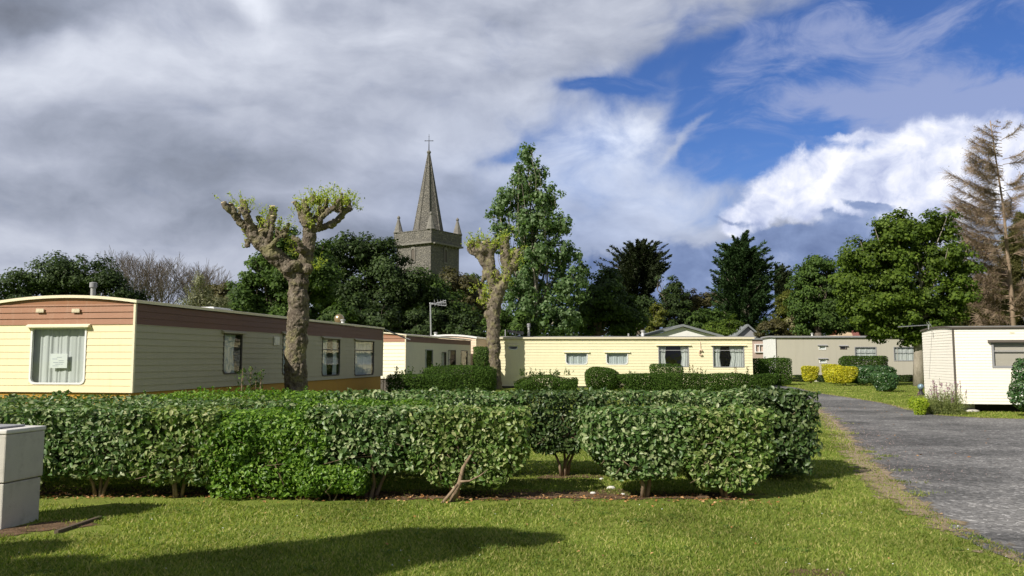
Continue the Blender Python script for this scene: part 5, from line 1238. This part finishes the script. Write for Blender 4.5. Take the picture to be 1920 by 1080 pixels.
pollard('second pollarded tree, forked trunk before the left end of the yellow caravan', YQ,
  [[(926, 740, 15.5), (927, 690, 14), (926, 648, 14), (924, 600, 13.5), (930, 560, 14), (933, 548, 15)],
   [(928, 555, 11), (922, 530, 9.5), (915, 505, 9), (900, 482, 8), (888, 465, 6.5), (882, 455, 5)], [(920, 520, 8), (922, 500, 8), (920, 480, 8), (912, 466, 7), (908, 455, 6)],
   [(936, 552, 11), (945, 530, 9), (950, 510, 8.5), (948, 480, 7.5), (950, 445, 5.5)], [(948, 525, 7), (958, 505, 6.5), (968, 482, 5.5), (972, 465, 4.5)], [(950, 505, 6), (942, 488, 5), (940, 462, 4)],
   [(920, 478, 6), (928, 465, 5), (930, 452, 4)], [(906, 478, 5), (900, 462, 4.5), (896, 446, 4)], [(900, 480, 5), (884, 474, 4.5), (876, 464, 4)], [(912, 500, 6), (908, 515, 5), (904, 530, 3.5)], [(888, 465, 4), (884, 450, 3.5)], [(912, 460, 4), (916, 446, 3.5)]],
  [(933, 545, 16), (918, 590, 13), (908, 468, 14), (920, 470, 11), (950, 480, 10), (960, 500, 9), (892, 470, 10), (924, 600, 14)],
  [(903, 460, 22, 42), (885, 458, 14, 20), (925, 458, 14, 14), (948, 452, 15, 20), (956, 475, 17, 24), (964, 498, 14, 16), (935, 515, 18, 20), (905, 548, 18, 30), (916, 565, 16, 20), (945, 530, 16, 20)],
  [((882, 454, 4.5), -.4, -1), ((908, 454, 5), 0, -1), ((950, 444, 4.6), 0, -1), ((896, 445, 3.8), -.1, -1), ((930, 451, 3.8), .1, -1), ((876, 463, 3.8), -.8, -.5)],
  .055, .05, 8, .14, seed=9)
# pollard standing left of the photographer: it throws the shadow in the foreground
def near_pollard():
    t = thing('pollarded_tree', 'leafy pollarded tree standing on the lawn left of the photographer', 'tree', (-7.4, 1.6, 0)); m = MB()
    limb(m, (-7.4, 1.6, -.1), (-7.2, 1.8, 3.4), .22, .18, 12, 6, .01)
    heads = []
    for i, (px, py, r) in enumerate(((620, 1035, .50), (750, 1012, .42), (880, 1008, .36), (985, 1012, .24), (500, 1045, .45), (350, 1062, .42), (215, 1075, .36), (25, 1032, .30), (70, 1062, .30), (620, 1062, .5), (790, 1035, .36))):
        g = gnd(px, py); hh = 5.2+.3*math.sin(i*2.1); sh = -Vector((sdir.x, sdir.y, 0))/sdir.z; q = g-sh*hh; heads.append((q.x, q.y, hh, r))
    S = []
    for x, y, z, r in heads:
        limb(m, (-7.2, 1.8, 3.3), (x, y, z), .14, .06, 8, 4, .05); k = int(2600*r); S.append(np.array([x, y, z])+rdir(k)*np.array([r*1.25, r, r*.75])*(rng.random(k)**.4)[:, None])
    P = np.vstack(S); leafy('foliage', P, rdir(len(P)), .13, 'f_sprout', t, .6); m.build('trunk', 'bark_pollard', t, world=True, smooth=True)
near_pollard()

# ------------------------------------------------------------------ trees behind
GT = 'trees and shrubs behind the caravans'
T_ = lambda *a, **k: tree(*a, **{**dict(group=GT), **k})
T_('broad dark green tree behind the flue of the cream caravan at the far left', 46, 110, [(90, 530, 78, 58), (150, 515, 48, 42), (30, 555, 50, 45), (205, 545, 38, 42), (110, 600, 110, 50), (238, 570, 32, 34)], 26000, .17, 'f_dark', clump=.8)
for i, (px, h, w, sd, lab) in enumerate(((222, 9.6, .36, 4, 'leafless grey twiggy tree just right of the dark tree at far left'), (268, 10.2, .38, 11, 'leafless grey twiggy tree, second from the left in the bare row'), (318, 10.4, .38, 21, 'leafless grey twiggy tree in the middle of the bare row'), (362, 9.6, .38, 35, 'leafless grey twiggy tree, second from the right in the bare row'), (402, 8.8, .4, 47, 'leafless twiggy tree nearest the big pollard in the bare row'))):
    bare_tree(lab, 66+i*1.5, px, h, .15, w, sd, 6, group='leafless trees behind the cream caravan')
T_('feathery silver grey shrub above the roof of the cream caravan', 38, 378, [(370, 562, 26, 30), (400, 575, 30, 20), (375, 530, 9, 18), (350, 580, 20, 18)], 4500, .12, 'f_silverbush', .06, name='shrub', cat='shrub', clump=.35, flat=1.0, wr=.3)
T_('small dark bushy shrub right of the silver grey shrub', 52, 402, [(402, 545, 26, 24), (420, 560, 26, 30)], 4500, .16, 'f_olive', .08, name='shrub', cat='shrub', clump=.5)
T_('low dark shrub behind the left roof vent', 50, 290, [(255, 590, 60, 26), (330, 595, 60, 22), (430, 590, 40, 22)], 6500, .17, 'f_dark', .08, name='shrub', cat='shrub', clump=.5)
T_('dark green tree directly behind the big pollard', 44, 530, [(535, 460, 42, 44), (495, 510, 48, 42), (470, 565, 45, 45), (550, 530, 50, 60), (600, 500, 40, 60), (510, 590, 60, 45)], 26000, .19, 'f_mid', .28, clump=.75)
T_('tall round dark tree between the big pollard and the church tower', 50, 680, [(650, 480, 50, 48), (695, 475, 48, 44), (735, 510, 45, 48), (640, 550, 55, 60), (710, 560, 70, 65), (775, 545, 40, 45), (600, 520, 45, 55)], 30000, .2, 'f_dark', .35, clump=.85)
T_('dark green tree below the church tower', 54, 800, [(800, 560, 48, 42), (765, 580, 50, 50), (830, 590, 55, 50), (790, 530, 26, 26)], 15000, .2, 'f_mid', .25, clump=.75)
T_('brownish green tree right below the church tower', 58, 850, [(845, 540, 42, 36), (880, 560, 35, 50), (850, 590, 60, 45)], 12000, .2, 'f_olive', .25, clump=.75)
T_('fine leaved grey green tree filling the gap left of the second pollard', 62, 890, [(890, 545, 22, 36), (905, 590, 40, 45)], 7000, .18, 'f_mid', .2, clump=.7)
pop = [(990, 295, 14, 34), (972, 325, 14, 24), (1008, 325, 16, 30), (988, 360, 38, 36), (1025, 372, 26, 34), (948, 375, 24, 28), (935, 398, 20, 18), (990, 415, 55, 40), (1045, 425, 32, 30), (938, 440, 26, 32), (1000, 475, 62, 40), (1062, 480, 34, 30), (985, 530, 70, 44), (1065, 535, 40, 36), (990, 585, 62, 42), (1050, 595, 50, 36), (1090, 505, 16, 12)]
T_('tall pointed poplar with pale flickering leaves, highest tree near the middle', 50, 1000, pop, 20000, .19, 'f_poplar', .17, name='poplar_tree', bark='bark_pale', clump=.42, flat=1.15, wr=.85, shellp=.55, up=.1, depth=.9, spread=.36)
T_('dark bushy tree right of the poplar', 55, 1120, [(1120, 560, 50, 48), (1160, 580, 42, 45), (1090, 590, 50, 40), (1140, 525, 26, 20), (1180, 600, 30, 32)], 20000, .2, 'f_mid', .25, clump=.7)
tipsA = [(1113, 494), (1125, 487), (1140, 470), (1146, 464), (1172, 458), (1178, 455), (1195, 452), (1208, 451), (1222, 454), (1237, 457), (1252, 459), (1254, 471), (1258, 481), (1256, 494), (1235, 507), (1130, 505), (1150, 520), (1228, 530), (1160, 480), (1215, 470), (1222, 545)]
cypress('dark flat topped cypress with spreading brownish layers', 74, 1198, tipsA, 130, .15, .27, 'f_cypress_b', .45, group=GT, zlow=.35, flat=.28)
T_('dense dark foliage at the foot of the flat topped cypress', 70, 1205, [(1190, 590, 40, 34), (1215, 585, 26, 30)], 7000, .2, 'f_dark', .2, clump=.7, name='shrub', cat='shrub')
tipsB = [(1401, 436), (1373, 446), (1383, 449), (1412, 448), (1345, 459), (1356, 460), (1434, 456), (1341, 471), (1442, 470), (1340, 482), (1452, 482), (1336, 494), (1457, 495), (1334, 508), (1459, 508), (1330, 518), (1457, 522), (1328, 540), (1460, 540), (1335, 555), (1455, 556), (1345, 572), (1450, 575), (1390, 455), (1360, 470), (1425, 465), (1370, 480), (1410, 470), (1395, 465)]
cypress('big dense dark green cypress with upswept pointed sprays', 70, 1400, tipsB, 130, .16, .28, 'f_cypress', .55, group=GT, zlow=.22, flat=.5, lean=-.3, ntrunk=4)
tipsC = [(1468, 497), (1480, 500), (1489, 508), (1486, 520), (1488, 530), (1455, 500), (1450, 520), (1478, 515)]
cypress('smaller dark cypress half hidden behind the big one', 84, 1462, tipsC, 110, .17, .26, 'f_cypress_b', .35, group=GT, zlow=.4, flat=.3)
T_('small dark tree with a lobed top between the two cypresses', 66, 1262, [(1262, 535, 14, 17), (1275, 545, 10, 14), (1248, 545, 10, 12), (1262, 570, 26, 26), (1265, 600, 34, 30), (1234, 522, 3, 9)], 9500, .17, 'f_dark', .15, clump=.5)
T_('yellowish green small tree left of the lobed dark tree', 62, 1232, [(1232, 582, 15, 20), (1225, 605, 22, 20)], 3600, .17, 'f_yellowgreen', .12, clump=.45)
T_('rounded green tree behind the gabled lodge', 78, 1312, [(1300, 562, 26, 18), (1328, 562, 26, 18), (1310, 590, 45, 28), (1285, 560, 14, 12)], 9000, .2, 'f_olive', .2, clump=.6)
T_('leafy green shrub behind the gable of the lodge', 66, 1308, [(1300, 600, 45, 26), (1340, 600, 30, 24)], 7000, .17, 'f_mid', .12, name='shrub', cat='shrub', clump=.5)
T_('bright green shrub at the foot of the big cypress', 60, 1355, [(1350, 617, 36, 16), (1378, 605, 16, 14)], 4500, .14, 'f_oak', .08, name='shrub', cat='shrub', clump=.4)
T_('smooth brownish domed bush right of the big cypress trunk', 62, 1448, [(1448, 622, 36, 20)], 6500, .12, 'f_olive', .08, name='shrub', cat='shrub', clump=.4, shellp=.2)
T_('pale flowering shrub behind the roof of the grey caravan', 62, 1500, [(1498, 605, 22, 22), (1515, 615, 20, 18)], 4200, .15, 'f_pale', .08, name='shrub', cat='shrub', clump=.4)
T_('yellow tinged tree between big cypress and tall round tree', 82, 1470, [(1472, 570, 22, 20), (1480, 555, 12, 12), (1475, 600, 34, 26)], 7000, .2, 'f_yellowgreen', .18, clump=.6)
T_('dark round headed tree partly behind the oak on its left', 60, 1535, [(1545, 500, 38, 30), (1520, 530, 40, 36), (1560, 545, 50, 50), (1505, 570, 28, 34), (1540, 595, 55, 36)], 19000, .2, 'f_mid', .28, clump=.7)
T_('dark round headed tree partly behind the oak, seen below its left side', 66, 1620, [(1600, 580, 60, 45), (1650, 590, 60, 42)], 12000, .2, 'f_dark', .28, clump=.7)
oak = [(1700, 432, 60, 40), (1755, 420, 38, 30), (1660, 440, 40, 36), (1620, 480, 46, 40), (1595, 520, 38, 42), (1690, 490, 70, 55), (1760, 480, 50, 50), (1800, 520, 32, 34), (1650, 545, 66, 50), (1730, 560, 70, 50), (1790, 565, 40, 40), (1620, 585, 44, 36), (1700, 605, 52, 34), (1762, 605, 40, 28), (1655, 615, 26, 20), (1715, 635, 26, 14), (1605, 560, 34, 30)]
T_('large spreading oak with dense green crown in front of the grey caravan', 45.5, 1722, oak, 46000, .17, 'f_oak', .27, name='oak_tree', clump=.62, bark='bark_pale', fork=(1720, 600), wr=.75, flat=.6)
# low oak twigs hanging over the roof
def larch(label, Y, tx, profile, mat, needle, seed, trunk_r, n_br=80, nz=26, group=GT, zmin=.15, name='dead_conifer', up=.42, leaf=.13, twig=8, pk=1.0):
    rr = random.Random(seed); b = at(tx, 671, Y); t = thing(name, label, 'conifer', (b.x, Y, 0), 0, group); m = MB(); cr = MB(); k = Y/F
    ztop = at(tx, profile[0][0], Y).z; lean = 0
    m.tube([(b.x+.25, Y, -.1), (b.x+.2, Y, ztop*.3), (b.x-.05, Y, ztop*.65), (at(profile[0][1], 671, Y).x, Y, ztop)], [trunk_r, trunk_r*.8, trunk_r*.4, .03], 9)
    S = []; A = []
    ys = [p[0] for p in profile]; hw = [p[2]*k for p in profile]
    for i in range(n_br):
        f = (i+.5)/n_br; z = ztop*(1-f*(1-zmin)); ypx = None
        # half width at this height
        zz = [at(0, y, Y).z for y in ys]; w = np.interp(-z, [-q for q in zz], hw)*rr.uniform(.65, 1.06)
        th = rr.uniform(0, 2*math.pi) if i % 3 else (math.pi+rr.uniform(-.35, .35))
        d = Vector((math.cos(th), math.sin(th)*.9, 0)); rise = up*w*(1.1-.5*f)
        p0 = Vector((b.x+.1*(1-f), Y, max(z-rise*.6, 1.0))); p1 = p0+d*w*.5+Vector((0, 0, rise*.22)); p2 = p0+d*w+Vector((0, 0, rise))
        r0 = max(.018, .020+.018*f*trunk_r/.3)
        cr.tube([p0, p1, p2], [r0*1.4, r0, r0*.4], 4, cap=False)
        for q in range(int(twig*pk*(w/(2.5*k*60/60)+.6))):
            g = rr.uniform(.18, 1); pb = (p0.lerp(p1, g*2) if g < .5 else p1.lerp(p2, g*2-1)); sd = Vector((-d.y, d.x, 0))*rr.choice((-1, 1))
            dd = (d*.75+sd*rr.uniform(.2, .9)+Vector((0, 0, rr.uniform(-.75, .75)))).normalized(); L = w*rr.uniform(.10, .26)+.15
            e = pb+dd*L; cr.tube([pb, e], [r0*.45, r0*.2], 3, cap=False)
            kk = int(needle*rr.uniform(.5, 1.5)); 
            if kk: ff = rng.random(kk); S.append(np.array(pb)+np.outer(ff, np.array(e-pb))+rng.normal(size=(kk, 3))*.09); A.append(np.repeat([np.array(dd)], kk, 0)+rng.normal(size=(kk, 3))*.7)
    m.build('trunk', 'larch', t, world=True, smooth=True); cr.build('branches', mat, t, world=True)
    if S:
        P = np.vstack(S); me = leaf_mesh('needles', P-np.array(t.location), np.vstack(A), rdir(len(P)), leaf*rng.uniform(.6, 1.4, len(P)), .3); link('needles', me, nz, t)
larch('tall half dead brown conifer with bare upswept branches at the right edge', 60, 1898, [(226, 1880, 4), (245, 0, 40), (300, 0, 70), (345, 0, 95), (360, 0, 105), (420, 0, 95), (480, 0, 88), (540, 0, 80), (600, 0, 70), (660, 0, 40)], 'larch', 1.2, 5, .21, 88, 'f_needle', zmin=.16, twig=8, leaf=.12)
larch('dull green drooping conifer low down beside the dead brown one', 64, 1845, [(520, 1850, 4), (545, 0, 30), (580, 0, 55), (620, 0, 68), (670, 0, 70)], 'twig', 16, 8, .2, 60, 'f_needle_g', zmin=.1, up=.1, name='conifer_tree', twig=8, leaf=.17)
larch('green conifer behind the dead brown one, at the very right edge', 70, 1930, [(400, 1930, 8), (450, 0, 35), (520, 0, 60), (600, 0, 75), (670, 0, 80)], 'twig', 16, 12, .25, 80, 'f_needle_g', zmin=.1, up=.15, name='conifer_tree', twig=8, leaf=.18)
T_('dark green tree behind the roof of the ivory caravan', 72, 1860, [(1830, 575, 45, 36), (1880, 590, 50, 36), (1940, 570, 50, 50), (1800, 600, 40, 30)], 11000, .22, 'f_dark', .25, clump=.8)
for i, (px, py, rx, ry, Yd, mt, nm) in enumerate(((600, 590, 50, 30, 40, 'f_mid', 'leafy green shrub over the roof right of the big pollard trunk'), (690, 590, 50, 36, 42, 'f_dark', 'dark shrub behind the globe shaped roof ventilator'), (760, 605, 50, 32, 47, 'f_dark', 'dark shrub behind the second cream caravan'), (850, 605, 50, 34, 50, 'f_dark', 'dark shrub behind the television antenna and the peach caravan'), (960, 605, 45, 30, 47, 'f_mid', 'green shrub at the foot of the poplar'))):
    T_(nm, Yd, px, [(px-rx*.5, py, rx*.7, ry), (px+rx*.5, py+6, rx*.7, ry*.9)], 6000, .17, mt, .08, name='shrub', cat='shrub', clump=.5)
# far wood closing the view
def wood():
    P = []; xs = np.linspace(-75, 85, 60)
    for x in xs:
        h = 5.2+1.6*math.sin(x*.21)+rng.uniform(-.6, .8); k = 900; d = rdir(k)*(rng.random(k)**.4)[:, None]; P.append(np.array([x, 104+rng.uniform(-3, 3), h*.5])+d*np.array([2.6, 2.4, h*.52]))
    P = np.vstack(P); P = P[P[:, 2] > 0]; me = leaf_mesh('distant_wood', P, rdir(len(P)), rdir(len(P))+np.array([0, 0, .5]), .5*rng.uniform(.6, 1.3, len(P)), .7)
    tag(link('distant_wood', me, 'f_dark'), 'distant dark belt of trees closing the view behind everything', 'wood', kind='stuff')
wood()
print('tris', sum(len(o.data.polygons) for o in COL.objects if o.type == 'MESH'))
